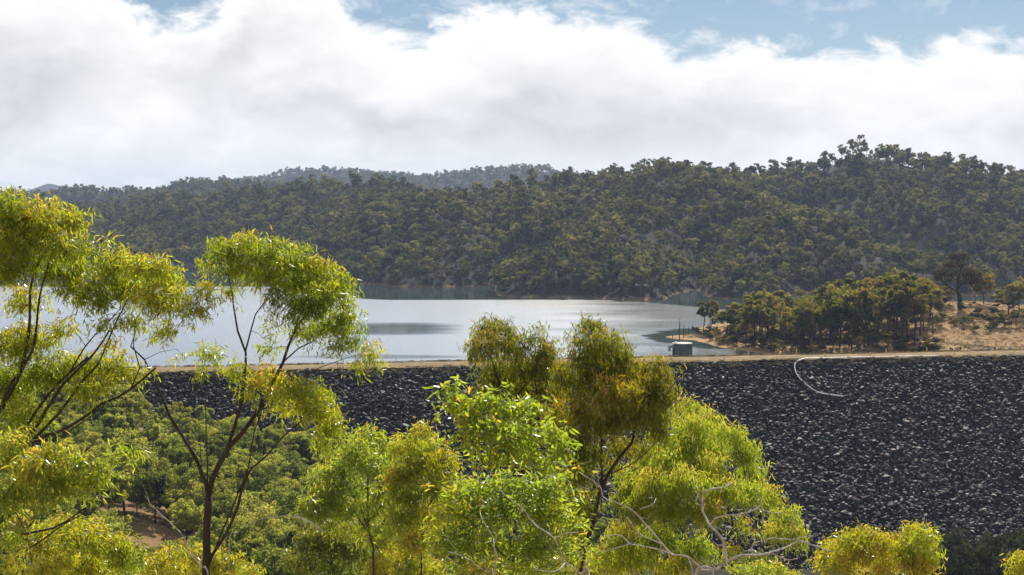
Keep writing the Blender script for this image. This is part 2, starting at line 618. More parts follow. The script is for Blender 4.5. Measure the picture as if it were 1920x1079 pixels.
M_crest, t, out = new_mat('dry_grass_crest')
geo = t.node('ShaderNodeNewGeometry')
n1 = t.noise(geo.outputs['Position'], 0.25, 6, 0.65)
n2 = t.noise(t.scale(geo.outputs['Position'], (.3, 1, 1)), 1.5, 4, 0.6)
c = t.ramp(t.math('ADD', t.math('MULTIPLY', n1, .6), t.math('MULTIPLY', n2, .4)),
           [(0.32, (.12, .08, .04)), (0.5, (.24, .17, .085)), (0.68, (.33, .25, .135))])
b = t.node('ShaderNodeBsdfPrincipled')
t.put(b.inputs['Base Color'], c)
b.inputs['Roughness'].default_value = 0.95
b.inputs['Specular IOR Level'].default_value = 0.1
bp = t.node('ShaderNodeBump')
bp.inputs['Strength'].default_value = 0.8
bp.inputs['Distance'].default_value = 0.2
t.put(bp.inputs['Height'], n2)
t.l.new(bp.outputs[0], b.inputs['Normal'])
t.l.new(b.outputs[0], out.inputs[0])

# ---------------------------------------------------------------- the dam's line in plan
DX0, DY0 = -90.2, 360.5
UA = np.array([237.6, 44.6]) / math.hypot(237.6, 44.6)     # along the crest, left to right
UN = np.array([UA[1], -UA[0]])                               # towards the camera (downstream)
CREST_Z, CREST_W = 4.0, 13.0


def dam_st(x, y):
    dx, dy = x - DX0, y - DY0
    return dx * UA[0] + dy * UA[1], dx * UN[0] + dy * UN[1]


def dam_xy(s, t_):
    return DX0 + s * UA[0] + t_ * UN[0], DY0 + s * UA[1] + t_ * UN[1]


# ---------------------------------------------------------------- terrain
RIDGES = [   # (flank slope, rounding, [(px, py of the ground, depth)...])
    (.30, 24, [(430, 425, 1350), (560, 405, 1300), (640, 396, 1250), (760, 388, 1200), (880, 383, 1150), (1000, 368, 1150), (1100, 350, 1150),
               (1240, 329, 1180), (1400, 345, 1230), (1500, 332, 1230), (1620, 316, 1200), (1780, 330, 1150), (1920, 360, 1150), (2150, 385, 1150), (2500, 400, 1200)]),
    (.58, 14, [(690, 392, 1220), (715, 430, 1040), (690, 480, 960), (700, 512, 915)]),
    (.58, 14, [(850, 385, 1150), (820, 420, 1000), (835, 470, 930), (850, 512, 885)]),
    (.58, 12, [(1000, 370, 1150), (985, 400, 1030), (1000, 440, 960)]),
    (.55, 18, [(1240, 332, 1150), (1180, 400, 1000), (1130, 455, 880), (1080, 505, 790), (1010, 540, 775)]),
    (.58, 12, [(1130, 455, 880), (1150, 500, 800), (1200, 545, 745)]),
    (.55, 18, [(1240, 332, 1180), (1340, 385, 1020), (1450, 430, 920), (1600, 490, 830), (1750, 520, 800)]),
    (.58, 12, [(1450, 430, 920), (1420, 480, 830), (1390, 540, 752)]),
    (.58, 14, [(1620, 316, 1200), (1690, 375, 1050), (1780, 430, 950), (1900, 480, 880)]),
    (.58, 14, [(1920, 362, 1150), (1990, 420, 1000), (2050, 480, 900)]),
    (.28, 26, [(-500, 410, 1550), (100, 402, 1500), (250, 398, 1500), (350, 382, 1480), (450, 368, 1450), (580, 352, 1420), (650, 352, 1400), (720, 364, 1350), (800, 386, 1280)]),
    (.52, 14, [(600, 355, 1400), (540, 400, 1230), (480, 450, 1130), (440, 490, 1070)]),
    (.52, 14, [(350, 385, 1450), (300, 430, 1250), (240, 470, 1130)]),
    (.52, 14, [(100, 402, 1500), (60, 450, 1220), (0, 490, 1100)]),
    (.26, 30, [(-600, 395, 2500), (0, 374, 2400), (100, 369, 2400), (250, 362, 2400), (350, 354, 2350), (410, 349, 2300), (480, 352, 2300), (620, 374, 2200), (760, 392, 2200)]),
    (.30, 25, [(250, 362, 2400), (300, 400, 2000)]),
    (.30, 25, [(410, 350, 2300), (470, 395, 1950)]),
    (.28, 60, [(300, 372, 4000), (450, 350, 3900), (500, 337, 3800), (560, 329, 3800), (640, 328, 3700), (720, 336, 3600), (860, 338, 3300), (925, 326, 3200), (975, 324, 3200), (1030, 345, 3200), (1150, 375, 3200), (1500, 395, 3300)]),
    (.32, 40, [(930, 328, 3200), (960, 380, 2700)]),
    (.32, 40, [(640, 332, 3700), (700, 375, 3100)]),
    (.28, 60, [(1500, 390, 3600), (1750, 372, 3500), (1860, 350, 3500), (1930, 335, 3500), (2100, 325, 3500), (2500, 350, 3600)]),
    (.20, 80, [(-400, 388, 5200), (60, 366, 5200), (118, 348, 5200), (175, 366, 5200), (500, 384, 5200), (2500, 380, 5200)]),
    # headland on the right of the dam
    (.13, 6, [(1300, 629, 508), (1400, 622, 515), (1500, 607, 525), (1600, 592, 530), (1700, 577, 530), (1800, 571, 525), (1920, 572, 525), (2100, 570, 530), (2600, 560, 560)]),
    (.16, 6, [(1800, 573, 522), (1760, 600, 495), (1720, 632, 462)]),
    (.22, 5, [(1302, 633, 506), (1345, 640, 488), (1400, 643, 474), (1460, 651, 458), (1600, 650, 440), (1720, 640, 448)]),
    (.16, 5, [(2600, 640, 470), (2100, 640, 440), (1940, 652, 423), (1850, 651, 425), (1790, 646, 432), (1720, 640, 448)]),
]
SEG = []
for sl, rr, pl in RIDGES:
    pp = [P(*q) for q in pl]
    for a, b_ in zip(pp[:-1], pp[1:]):
        SEG.append((a, b_, sl, rr))


def ground_z(x, y):
    x = np.asarray(x, float)
    y = np.asarray(y, float)
    # far side: ridges above a drowned valley
    wx = x + fbm(x, y, 90, 3, 31) * 34 * np.clip((y - 600) / 300, 0, 1)
    wy = y + fbm(x, y, 90, 3, 47) * 34 * np.clip((y - 600) / 300, 0, 1)
    z = np.full(x.shape, -9.0)
    for a, b_, sl, rr in SEG:
        abx, aby = b_[0] - a[0], b_[1] - a[1]
        L2 = abx * abx + aby * aby
        tt = np.clip(((wx - a[0]) * abx + (wy - a[1]) * aby) / L2, 0, 1)
        d = np.hypot(wx - a[0] - tt * abx, wy - a[1] - tt * aby)
        zz = a[2] + (b_[2] - a[2]) * tt - sl * (np.sqrt(d * d + rr * rr) - rr)
        z = np.maximum(z, zz)
    hill = np.clip(z / 30, 0, 1)
    z = z + (fbm(x, y, 60, 4, 3) * 9 + fbm(x, y, 120, 2, 33) * 15) * hill + fbm(x, y, 14, 3, 5) * np.clip(0.3 + z * 0.05, 0.2, 1.6)
    s, tt = dam_st(x, y)
    # a low cut bank where the road bench meets the headland
    # near side: the lookout hill, the creek below the dam and its left bank
    xs = np.array([-400, -150, -115, -95, -75, -41, 5, 61, 120, 400.])
    zs = np.array([18, 8, 2.5, -2.5, -8, -15, -31, -37.5, -39, -39])
    val = np.interp(x + (y - 300) * 0.10, xs, zs)
    slope = np.interp(x, [-120, -60, -35, 20, 100], [0.225, 0.26, 0.30, 0.32, 0.335])
    near = 43.2 - slope * np.maximum(y, -40) - 0.0
    near = np.where(y < 0, 43.2, near)
    k = 4.0
    front = k * np.logaddexp(near / k, val / k)
    front = front + fbm(x, y, 30, 4, 11) * 3.0 * np.clip(y / 60, 0, 1) + fbm(x, y, 6, 3, 12) * 0.5
    cap = 3.2 + np.clip((np.abs(s + 20) - 60) * 0.02, 0, 3)
    front = np.where(tt < 30, np.minimum(front, np.where(tt < 6, 2.6, 2.6 + (tt - 6) * 0.4)), front)
    mixf = np.clip((-tt - 4) / 5.0, 0, 1)
    return front * (1 - mixf) + z * mixf


def face_z(t_):
    return CREST_Z - t_ / 1.5


# terrain sheet, finer near the camera, reaching the horizon
ys = np.concatenate([np.linspace(-60, 60, 40, endpoint=False), np.linspace(60, 700, 200, endpoint=False),
                     np.linspace(700, 1500, 150, endpoint=False), np.geomspace(1500, 5650, 90)])
us = np.concatenate([np.linspace(-2.2, -0.46, 40, endpoint=False), np.linspace(-0.46, 0.46, 330), np.linspace(0.465, 2.2, 40)])
YY, UU = np.meshgrid(ys, us, indexing='ij')
XX = UU * (np.maximum(YY, 0) + 60)
ZZ = ground_z(XX, YY)
wood = np.clip((YY - 560) / 60, 0, 1) * np.clip(ZZ / 1.2 + .45, 0, 1)
wood = np.maximum(wood, ((YY < 345) & (YY > 60)) * np.clip(.7 + XX / 60, .35, 1))
nr, nc = YY.shape
idx = np.arange(nr * nc).reshape(nr, nc)
quads = np.stack([idx[:-1, :-1], idx[:-1, 1:], idx[1:, 1:], idx[1:, :-1]], -1).reshape(-1, 4)
me = make_mesh('ground', np.stack([XX, YY, ZZ], -1).reshape(-1, 3), None, quads, [M_ground], None, {'tone': wood.ravel()}, True)
link('ground', me, kind='structure')

# water sheet behind the dam
wy_ = []
a0 = dam_xy(-900, -16)
a1 = dam_xy(900, -16)
me = make_mesh('water', [[a0[0], a0[1], 0], [a1[0], a1[1], 0], [1800, 1700, 0], [-1800, 1700, 0]], None, [[0, 1, 2, 3]], [M_water])
link('water', me, kind='structure')

# ---------------------------------------------------------------- leaf and tree builders
TRI = np.array([[0, 1, 2], [1, 3, 2], [3, 4, 2], [3, 5, 4]])


def unit(v):
    return v / (np.linalg.norm(v, axis=-1, keepdims=True) + 1e-9)


def add_leaves(g, base, direc, length, width, tone, m=0, rng=R, curl=0.25):
    """long curved leaves: six vertices, four triangles each"""
    n = len(base)
    d = unit(direc)
    w_ = unit(np.cross(d, rng.normal(size=(n, 3))))
    nn = np.cross(d, w_)
    L = np.asarray(length).reshape(-1, 1) * np.ones((n, 1))
    W = np.asarray(width).reshape(-1, 1) * np.ones((n, 1))
    c = rng.normal(0, curl, (n, 1))
    c2 = rng.normal(0, curl * 0.8, (n, 1))

    def pt(t_, s_):
        return base + d * L * t_ + w_ * L * c * t_ * t_ + nn * L * c2 * t_ * t_ + w_ * W * s_
    v = np.stack([pt(0, 0), pt(.3, -.5), pt(.33, .5), pt(.68, -.42), pt(.70, .42), pt(1, 0)], 1).reshape(-1, 3)
    tr = (TRI[None] + (np.arange(n) * 6)[:, None, None]).reshape(-1, 3)
    g.add(v, tr, None, m, np.repeat(np.clip(tone, 0, 1), 6))


def add_cards(g, c, size, tone, m=0, rng=R, droop=0.5, aspect=1.7):
    """leafy sprigs for trees too far off to show single leaves: one kinked diamond each"""
    n = len(c)
    d = rng.normal(size=(n, 3))
    d[:, 2] -= droop * 1.6
    d = unit(d)
    w_ = unit(np.cross(d, rng.normal(size=(n, 3))))
    nn = np.cross(d, w_)
    s = (np.asarray(size) * rng.uniform(0.6, 1.35, n)).reshape(-1, 1)
    v = np.stack([c - d * s * aspect * .5, c - w_ * s * .5 + nn * s * .18, c + d * s * aspect * .5, c + w_ * s * .5 + nn * s * .18], 1).reshape(-1, 3)
    k = np.arange(n)[:, None] * 4
    tr = np.concatenate([k + [0, 1, 3], k + [1, 2, 3]])
    g.add(v, tr, None, m, np.repeat(np.clip(tone, 0, 1), 4))


def proto_tree(seed, H, CR, ncl, ncards, card, bole=0.4, tr=0.16, flat=0.62, lean=0.06, tonebias=0.0, sides=6, twigs=True, top=1.0):
    """returns (wood Geo, leaf Geo) of one gum tree with its foot at the origin"""
    rng = np.random.default_rng(seed)
    gw, gl = Geo(), Geo()
    ln = rng.normal(0, lean, 2)
    def axis(f):
        return np.array([ln[0] * H * f + math.sin(f * 5 + seed) * .02 * H, ln[1] * H * f, H * f])
    split = bole * rng.uniform(.8, 1.1)
    fs = np.linspace(0, split, 5)
    trunk = np.array([axis(f) for f in fs])
    trunk[0, 2] -= 1.2
    gw.tube(trunk, np.linspace(tr * 1.2, tr * .8, 5), sides)
    # clump centres fill a domed crown
    cs = []
    tries = 0
    while len(cs) < ncl and tries < 4000:
        tries += 1
        a = rng.uniform(0, 2 * math.pi)
        f = rng.uniform(bole + .06, 0.93)
        prof = math.sin(math.pi * min(1, max(0, (f - bole * .75) / (1.08 - bole * .75))) ** 0.9) ** .6
        r = CR * prof * math.sqrt(rng.uniform(.05, 1)) * .8
        p = axis(f) + np.array([math.cos(a) * r, math.sin(a) * r, 0])
        if all(np.linalg.norm((p - q) / [1, 1, .7]) > CR * .42 for q in cs) or tries > 3000:
            cs.append(p)
    base_pts = list(trunk[3:])
    for p in sorted(cs, key=lambda q: q[2]):
        j = min(base_pts, key=lambda q: np.linalg.norm(q - p) + max(0, q[2] - p[2] + .08 * H) * 2)
        mid = (j + p) / 2 + np.array([0, 0, -.04 * H]) + rng.normal(0, .02 * H, 3)
        pl = spline([j, mid, p], H * .06)
        L = np.linalg.norm(p - j)
        r0 = tr * (.34 + .5 * min(1, L / (.5 * H)))
        gw.tube(pl, np.linspace(r0, tr * .14, len(pl)), 4)
        base_pts += [mid, p]
    per = max(6, ncards // max(1, len(cs)))
    for p in cs:
        rx = CR * rng.uniform(.30, .50)
        n = int(per * rng.uniform(.7, 1.3) * (rx / CR / .4) ** 2)
        # each clump is itself a few tufts
        nt = rng.integers(5, 9)
        tc_ = rng.normal(size=(nt, 3))
        tc_ = unit(tc_) * rng.uniform(.35, 1, (nt, 1)) * [rx, rx, rx * flat]
        wh = rng.integers(0, nt, n)
        q = unit(rng.normal(size=(n, 3))) * rng.uniform(.2, 1, (n, 1)) ** .5 * rx * .48 * [1, 1, .8]
        c = p + tc_[wh] + q
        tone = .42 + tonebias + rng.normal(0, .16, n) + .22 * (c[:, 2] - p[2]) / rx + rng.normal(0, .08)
        add_cards(gl, c, card, tone, 0, rng)
        if twigs:
            for tcc in tc_[:4]:
                gw.tube(np.array([p, p + tcc * .55 + [0, 0, -.1 * rx], p + tcc]), [tr * .13, tr * .09, tr * .05], 3, cap=False)
    return gw, gl


def joined(name, gw, gl, mats):
    g = Geo()
    g.add(np.concatenate(gw.v), np.concatenate(gw.t) if gw.t else None, np.concatenate(gw.q), 0, np.concatenate(gw.a))
    g.add(np.concatenate(gl.v), np.concatenate(gl.t), None, 1, np.concatenate(gl.a))
    return g.mesh(name, mats)


def scatter(name, pts, rot, scl, idx_, meshes, **props):
    """one object that instances meshes on points with geometry nodes"""
    me_ = bpy.data.meshes.new(name)
    me_.vertices.add(len(pts))
    me_.vertices.foreach_set('co', np.asarray(pts, dtype=np.float32).ravel())
    for k, v in (('rot', rot), ('scl', scl)):
        a_ = me_.attributes.new(k, 'FLOAT_VECTOR', 'POINT')
        a_.data.foreach_set('vector', np.asarray(v, dtype=np.float32).ravel())
    a_ = me_.attributes.new('idx', 'INT', 'POINT')
    a_.data.foreach_set('value', np.asarray(idx_, dtype=np.int32))
    o = link(name, me_, **props)
    pc = bpy.data.collections.new(name + '_kinds')
    for i, m_ in enumerate(meshes):
        po = bpy.data.objects.new('%s_kind_%02d' % (name, i), m_)
        pc.objects.link(po)
    ng = bpy.data.node_groups.new(name, 'GeometryNodeTree')
    ng.interface.new_socket('Geometry', in_out='INPUT', socket_type='NodeSocketGeometry')
    ng.interface.new_socket('Geometry', in_out='OUTPUT', socket_type='NodeSocketGeometry')
    N, L = ng.nodes, ng.links
    gi, go = N.new('NodeGroupInput'), N.new('NodeGroupOutput')
    ci = N.new('GeometryNodeCollectionInfo')
    ci.inputs['Collection'].default_value = pc
    ci.inputs['Separate Children'].default_value = True
    ci.inputs['Reset Children'].default_value = True
    ip = N.new('GeometryNodeInstanceOnPoints')
    ip.inputs['Pick Instance'].default_value = True

    def attr(nm, typ):
        a2 = N.new('GeometryNodeInputNamedAttribute')
        a2.data_type = typ
        a2.inputs[0].default_value = nm
        return a2.outputs[0]
    e2r = N.new('FunctionNodeEulerToRotation')
    L.new(attr('rot', 'FLOAT_VECTOR'), e2r.inputs[0])
    L.new(gi.outputs[0], ip.inputs['Points'])
    L.new(ci.outputs[0], ip.inputs['Instance'])
    L.new(attr('idx', 'INT'), ip.inputs['Instance Index'])
    L.new(e2r.outputs[0], ip.inputs['Rotation'])
    L.new(attr('scl', 'FLOAT_VECTOR'), ip.inputs['Scale'])
    L.new(ip.outputs[0], go.inputs[0])
    md = o.modifiers.new('scatter', 'NODES')
    md.node_group = ng
    return o


# ---------------------------------------------------------------- the rockfill dam
dam = thing('rockfill_dam', 'long rockfill dam of dark boulders with a dry grass crest across the valley', 'dam', (float(DX0), float(DY0), 0))
S0, S1 = -190.0, 420.0


def dam_local(s, t_, z):
    x, y = dam_xy(s, t_)
    return np.stack([x - DX0, y - DY0, np.broadcast_to(z, np.shape(x))], -1)


def crest_w(s):
    return CREST_W + 1.2 * fbm(s, s * 0 + 3.3, 40, 3, 8)


ss = np.linspace(S0, S1, 400)
g = Geo()
rows = []
for k in range(6):
    f = k / 5
    tt_ = -crest_w(ss) * (1 - f) + 0.7 * fbm(ss, ss * 0 + k, 9, 3, 21) * (1 if k in (0, 5) else 0.2)
    zz_ = CREST_Z + 0.25 * math.sin(math.pi * f) + 0.22 * fbm(ss, ss * 0 + k * 5, 7, 3, 22)
    rows.append(dam_local(ss, tt_, zz_))
v = np.stack(rows, 0)
n0, n1_ = v.shape[:2]
ii = np.arange(n0 * n1_).reshape(n0, n1_)
q = np.stack([ii[:-1, :-1], ii[1:, :-1], ii[1:, 1:], ii[:-1, 1:]], -1).reshape(-1, 4)
g.add(v.reshape(-1, 3), None, q)
link('crest', g.mesh('crest', [M_crest], True), dam)
# the two slopes under the boulders
for nm, tv in (('downstream_slope', np.linspace(-0.3, 76, 60)), ('upstream_slope', np.linspace(-11, -34, 12))):
    g = Geo()
    T2, S2 = np.meshgrid(tv, np.linspace(S0, S1, 300), indexing='ij')
    Z2 = np.where(T2 >= -1, CREST_Z - 0.35 - np.maximum(T2, 0) / 1.5, CREST_Z - 0.4 - (-T2 - 11) / 1.6)
    Z2 = Z2 + fbm(S2, T2, 6, 2, 40) * .3
    v = dam_local(S2, T2, 0.0)
    v[..., 2] = Z2
    ii = np.arange(T2.size).reshape(T2.shape)
    q = np.stack([ii[:-1, :-1], ii[1:, :-1], ii[1:, 1:], ii[:-1, 1:]], -1).reshape(-1, 4)
    if tv[-1] < tv[0]:
        q = q[:, ::-1]
    g.add(v.reshape(-1, 3), None, q)
    link(nm, g.mesh(nm, [M_rubble], True), dam)


def rock_mesh(seed, mat):
    """an angular boulder: the hull of a few scattered points"""
    import bmesh
    rng = np.random.default_rng(seed)
    bm = bmesh.new()
    q_ = unit(rng.normal(size=(13, 3))) * rng.uniform(.8, 1.0, (13, 1)) * [.66, .46, .32]
    for p_ in q_:
        bm.verts.new(p_)
    r_ = bmesh.ops.convex_hull(bm, input=bm.verts)
    bmesh.ops.delete(bm, geom=[e for e in r_['geom_interior'] if isinstance(e, bmesh.types.BMVert)], context='VERTS')
    m_ = bpy.data.meshes.new('rock')
    bm.to_mesh(m_)
    bm.free()
    m_.materials.append(mat)
    return m_


rocks = [rock_mesh(100 + i, M_rock) for i in range(9)]
# boulders over the visible face, smallest at the top
NR = 62000
rs = R.uniform(-60, 300, NR)
rt = R.uniform(0.2, 74, NR) ** 1.0
keep = np.ones(NR, bool)
rx, ry = dam_xy(rs, rt)
keep &= (rx < 0.385 * ry + 12)
keep &= ground_z(rx, ry) < face_z(rt) + 0.6
rs, rt, rx, ry = rs[keep], rt[keep], rx[keep], ry[keep]
rsz = np.exp(R.normal(-0.16, 0.38, len(rs))) * (0.75 + 0.35 * np.clip(rt / 60, 0, 1))
rsz = np.clip(rsz, .35, 2.4)
rz_ = face_z(rt) + fbm(rs, rt, 6, 2, 40) * .3 - 0.05 + R.uniform(-.1, .15, len(rs))
tilt = math.atan(1 / 1.5) * 0.8
rrot = np.stack([R.normal(tilt * .9, .26, len(rs)), R.normal(0, .24, len(rs)), R.uniform(0, 6.28, len(rs))], 1)
# lay the tilt along the slope: yaw spins the stone first, so keep yaw near the crest's line with wide spread
rrot[:, 2] = R.normal(math.atan2(UA[1], UA[0]), 0.6, len(rs)) + math.pi * R.integers(0, 2, len(rs))
flip = np.cos(rrot[:, 2]) < 0
rrot[flip, 0] *= -1
rscl = rsz[:, None] * R.uniform(.8, 1.25, (len(rs), 3)) * [1.0, 1.0, 1.0]
ridx = R.integers(0, 9, len(rs))
rpx, rpy = project(np.stack([rx, ry, rz_], 1))
vis = (rpx > 1240) & (rpx < 1915) & (rpy > 690) & (rpy < 1015) & (rpy > 690 + (1500 - rpx) * 1.15)
app = np.where(vis, rscl.mean(1) / ry, 0)
big = np.argsort(-app)[:300]
rest = np.ones(len(rs), bool)
rest[big] = False
locp = np.stack([rx - DX0, ry - DY0, rz_], 1)
for i in big:
    o = link('rock', rocks[ridx[i]], dam, tuple(float(q) for q in locp[i]))
    o.rotation_euler = tuple(float(q) for q in rrot[i])
    o.scale = tuple(float(q) for q in rscl[i])
o = scatter('rock_fill', locp[rest], rrot[rest], rscl[rest], ridx[rest], rocks, kind='stuff')
o.parent = dam

# riprap at the waterline end and rocky scarp by the gate (upstream side)
sc_pts = []
for (px, py) in [(1745, 655), (1760, 654), (1775, 653), (1790, 652), (1805, 652), (1820, 653), (1835, 654), (1850, 655), (1865, 656), (1880, 657), (1890, 657)]:
    for k in range(16):
        D = R.uniform(414, 432)
        x_ = (px + R.normal(0, 9) - 960) / F * D
        sc_pts.append((x_, D))
sc_pts = np.array(sc_pts)
s_, t__ = dam_st(sc_pts[:, 0], sc_pts[:, 1])
sc_pts = sc_pts[(t__ < -13.5)]
scz = ground_z(sc_pts[:, 0], sc_pts[:, 1]) + .1
n_ = len(sc_pts)
scatter('loose_rocks', np.column_stack([sc_pts, scz]), R.uniform(-.6, .6, (n_, 3)) + [0, 0, 1], R.uniform(.5, 1.3, (n_, 1)) * np.ones((n_, 3)),
        R.integers(0, 9, n_), rocks, kind='stuff', label='dark loose rocks heaped at the far end of the crest below the gate', category='rocks')


# dry tussocks along both edges of the crest and over the headland grass
def tuft_mesh(seed, n, h, mat, spread=.25):
    rng = np.random.default_rng(seed)
    g_ = Geo()
    b_ = rng.normal(0, spread, (n, 3)) * [1, 1, 0]
    d_ = np.stack([b_[:, 0] * 1.6 + rng.normal(0, .25, n), b_[:, 1] * 1.6 + rng.normal(0, .25, n), np.ones(n)], 1)
    add_leaves(g_, b_, d_, h * rng.uniform(.6, 1.1, n), .05 * h + .02, rng.uniform(0, 1, n), 0, rng, .2)
    return g_.mesh('tuft', [mat])


tufts = [tuft_mesh(i, 26, .5, M_drytuft) for i in range(4)]
shrublets = [tuft_mesh(20 + i, 40, .55, M_shrub, .3) for i in range(2)]
n_ = 5200
ts_ = R.uniform(-110, 260, n_)
edge_ = R.random(n_)
tt_ = np.where(edge_ < .3, -crest_w(ts_) - R.uniform(-.8, .8, n_), np.where(edge_ < .62, R.uniform(-.9, 2.2, n_), -R.uniform(0, 13, n_)))
x_, y_ = dam_xy(ts_, tt_)
z_ = np.where(tt_ > 0, face_z(tt_), CREST_Z)
sc_ = np.where(edge_ < .62, R.uniform(.5, 1.35, n_), R.uniform(.3, .75, n_))
ix = np.where((edge_ < .62) & (R.random(n_) < .28), R.integers(4, 6, n_), R.integers(0, 4, n_))
scatter('crest_grass', np.column_stack([x_, y_, z_]), R.uniform(-.1, .1, (n_, 3)) + np.column_stack([np.zeros(n_), np.zeros(n_), R.uniform(0, 6, n_)]),
        sc_[:, None] * np.ones((n_, 3)), ix, tufts + shrublets, kind='stuff', label='dry grass tussocks along the dam crest', category='grass')
n_ = 8000
D_ = R.uniform(415, 545, n_)
px_ = R.uniform(1280, 2000, n_)
x_ = (px_ - 960) / F * D_
z_ = ground_z(x_, D_)
_, t__ = dam_st(x_, D_)
ok = (z_ > .35) & (t__ < -14)
n_ = ok.sum()
scatter('headland_grass', np.column_stack([x_, D_, z_])[ok], np.column_stack([np.zeros(n_), np.zeros(n_), R.uniform(0, 6, n_)]),
        R.uniform(.5, 1.3, n_)[:, None] * np.ones((n_, 3)), np.where(R.random(n_) < .12, 4, R.integers(0, 4, n_)), tufts + shrublets,
        kind='stuff', label='dry golden grass on the headland', category='grass')

# ---------------------------------------------------------------- guide posts, pipe, gate, intake tower
M_yel = plain('yellow_paint', (.72, .42, .03), .5)
M_whi = plain('white_paint', (.75, .75, .73), .5)
M_pipe = plain('pale_plastic_pipe', (.72, .70, .67), .4)
M_steel = plain('weathered_steel', (.16, .14, .13), .6)
M_conc = plain('shade_toned_concrete', (.10, .11, .125), .8, .35, .6)  # dark tone carries the shade of the tower's backlit side
M_cap = plain('pale_concrete_cap', (.50, .44, .38), .8, .1)
M_tank = plain('grey_blue_paint', (.24, .29, .35), .5)


def post(px, py, hpx, mat, label, side):
    s_guess = (px - 300) / 1620 * 241.7
    best = None
    for s in np.linspace(s_guess - 30, s_guess + 30, 241):
        x, y = dam_xy(s, side)
        pp = 960 + F * x / y
        if best is None or abs(pp - px) < best[0]:
            best = (abs(pp - px), x, y)
    _, x, y = best
    h = 1.25 * hpx / F * y
    t_ = thing('guide_post', label, 'post', (float(x), float(y), CREST_Z), 'guide posts along the dam crest')
    g = Geo()
    g.box((0, 0, h / 2), (.26, .12, h))
    link('shaft', g.mesh('shaft', [mat]), t_)
    g = Geo()
    g.box((0, -.067, h * .82), (.10, .012, h * .16))
    g.box((0, 0, h + .015), (.29, .15, .03))
    link('reflector', g.mesh('reflector', [M_whi if mat is M_yel else M_steel]), t_)


for a in [(1495, 664, 9, M_yel, 'yellow post on the far crest edge, directly above the pipe bend', -12.2),
          (1580, 661, 9, M_yel, 'yellow post on the far crest edge in front of the middle of the grove', -12.2),
          (1740, 659, 7, M_yel, 'yellow post on the far crest edge where the grove ends', -12.2),
          (1811, 658, 8, M_yel, 'rightmost tall yellow post, below the rocks near the gate', -12.2),
          (1634, 667, 7, M_yel, 'yellow post on the near crest edge above the straight pipe', -3.0),
          (1549, 669, 6, M_yel, 'short yellow post on the near crest edge just right of the pipe bend', -3.0),
          (1793, 664, 5, M_yel, 'low yellow post on the near crest edge under the rocky bank', -3.0),
          (1906, 659, 7, M_yel, 'yellow post at the far right end of the crest', -9.0),
          (1262, 676, 7, M_yel, 'yellow post on the near crest edge in front of the intake tower', -3.0),
          (1309, 667, 6, M_yel, 'yellow post on the far crest edge just right of the intake tower', -12.2),
          (1360, 671, 5, M_yel, 'low yellow post between the intake tower and the white post', -4.0),
          (1405, 667, 7, M_whi, 'white post where the headland shore meets the crest', -12.2),
          (1664, 662, 7, M_whi, 'white post on the far crest edge below the right end of the grove', -12.2),
          (789, 686, 8, M_whi, 'white post on the crest near the left weeping crown', -6.0),
          (742, 680, 7, M_whi, 'white post on the crest right of the forked foreground tree', -12.0)]:
    post(*a)


def near_edge(px):
    y_ = 700 - (px - 300) * .0204
    return y_


# the pipe: along the crest edge, round a bend and down the boulders
pl = []
for px in (1760, 1700, 1650, 1600, 1550, 1515):
    D = 41 * F / (near_edge(px) - HOR)
    pl.append(P(px, near_edge(px) - 3.0, D))
for px, py in ((1500, 675), (1492, 680), (1490, 688), (1493, 700), (1500, 710), (1508, 718), (1522, 729), (1535, 736), (1552, 740), (1580, 743)):
    s_, _ = dam_st(*P(px, py, 390)[:2])
    # find the depth where this ray meets the face
    for D in np.linspace(330, 400, 900):
        p_ = P(px, py, D)
        s_, t_ = dam_st(p_[0], p_[1])
        if p_[2] <= face_z(max(t_, 0)) + .55:
            break
    pl.append(p_)
pl = spline(np.array(pl), .8)
pt_ = thing('drain_pipe', 'pale pipe running along the crest edge then bending down over the boulders', 'pipe')
g = Geo()
g.tube(pl, .155, 8)
link('pipe_run', g.mesh('pipe_run', [M_pipe], True), pt_)
g = Geo()
for i in range(6, len(pl) - 3, 9):
    g.tube(pl[i:i + 2], .19, 8)
link('collar', g.mesh('collar', [M_steel]), pt_, kind='stuff')

# gate and posts on the road beyond the crest
GD = 433.0
gx0, gx1 = P(1828, 648, GD), P(1845, 648, GD)
gz = float(ground_z(gx0[0], GD))
gate = thing('farm_gate', 'steel farm gate of horizontal rails on the track beyond the crest', 'gate', (float(gx0[0]), GD, gz))
wg = gx1[0] - gx0[0]
for k in range(5):
    g = Geo()
    g.tube([[0, 0, .3 + k * .24], [wg, .2, .3 + k * .24]], .035, 6)
    link('rail', g.mesh('rail', [M_steel]), gate)
for x_ in (0, wg):
    g = Geo()
    g.tube([[x_, .2 * x_ / wg, -.1], [x_, .2 * x_ / wg, 1.4]], .07, 8)
    link('gate_post', g.mesh('gate_post', [M_steel]), gate)
for px, lab in ((1851, 'dark fence post just right of the farm gate'), (1866, 'dark fence post with a leaning brace, right of the gate')):
    p_ = P(px, 645, GD)
    z0 = float(ground_z(p_[0], GD))
    fp = thing('fence_post', lab, 'post', (float(p_[0]), GD, z0))
    g = Geo()
    g.tube([[0, 0, -.2], [0, 0, .8], [.02, 0, 1.5]], .10, 8)
    link('upright', g.mesh('upright', [M_steel]), fp)
    if px == 1866:
        g = Geo()
        g.tube([[0, 0, 1.2], [.9, .2, -.1]], .06, 6)
        link('brace', g.mesh('brace', [M_steel]), fp)

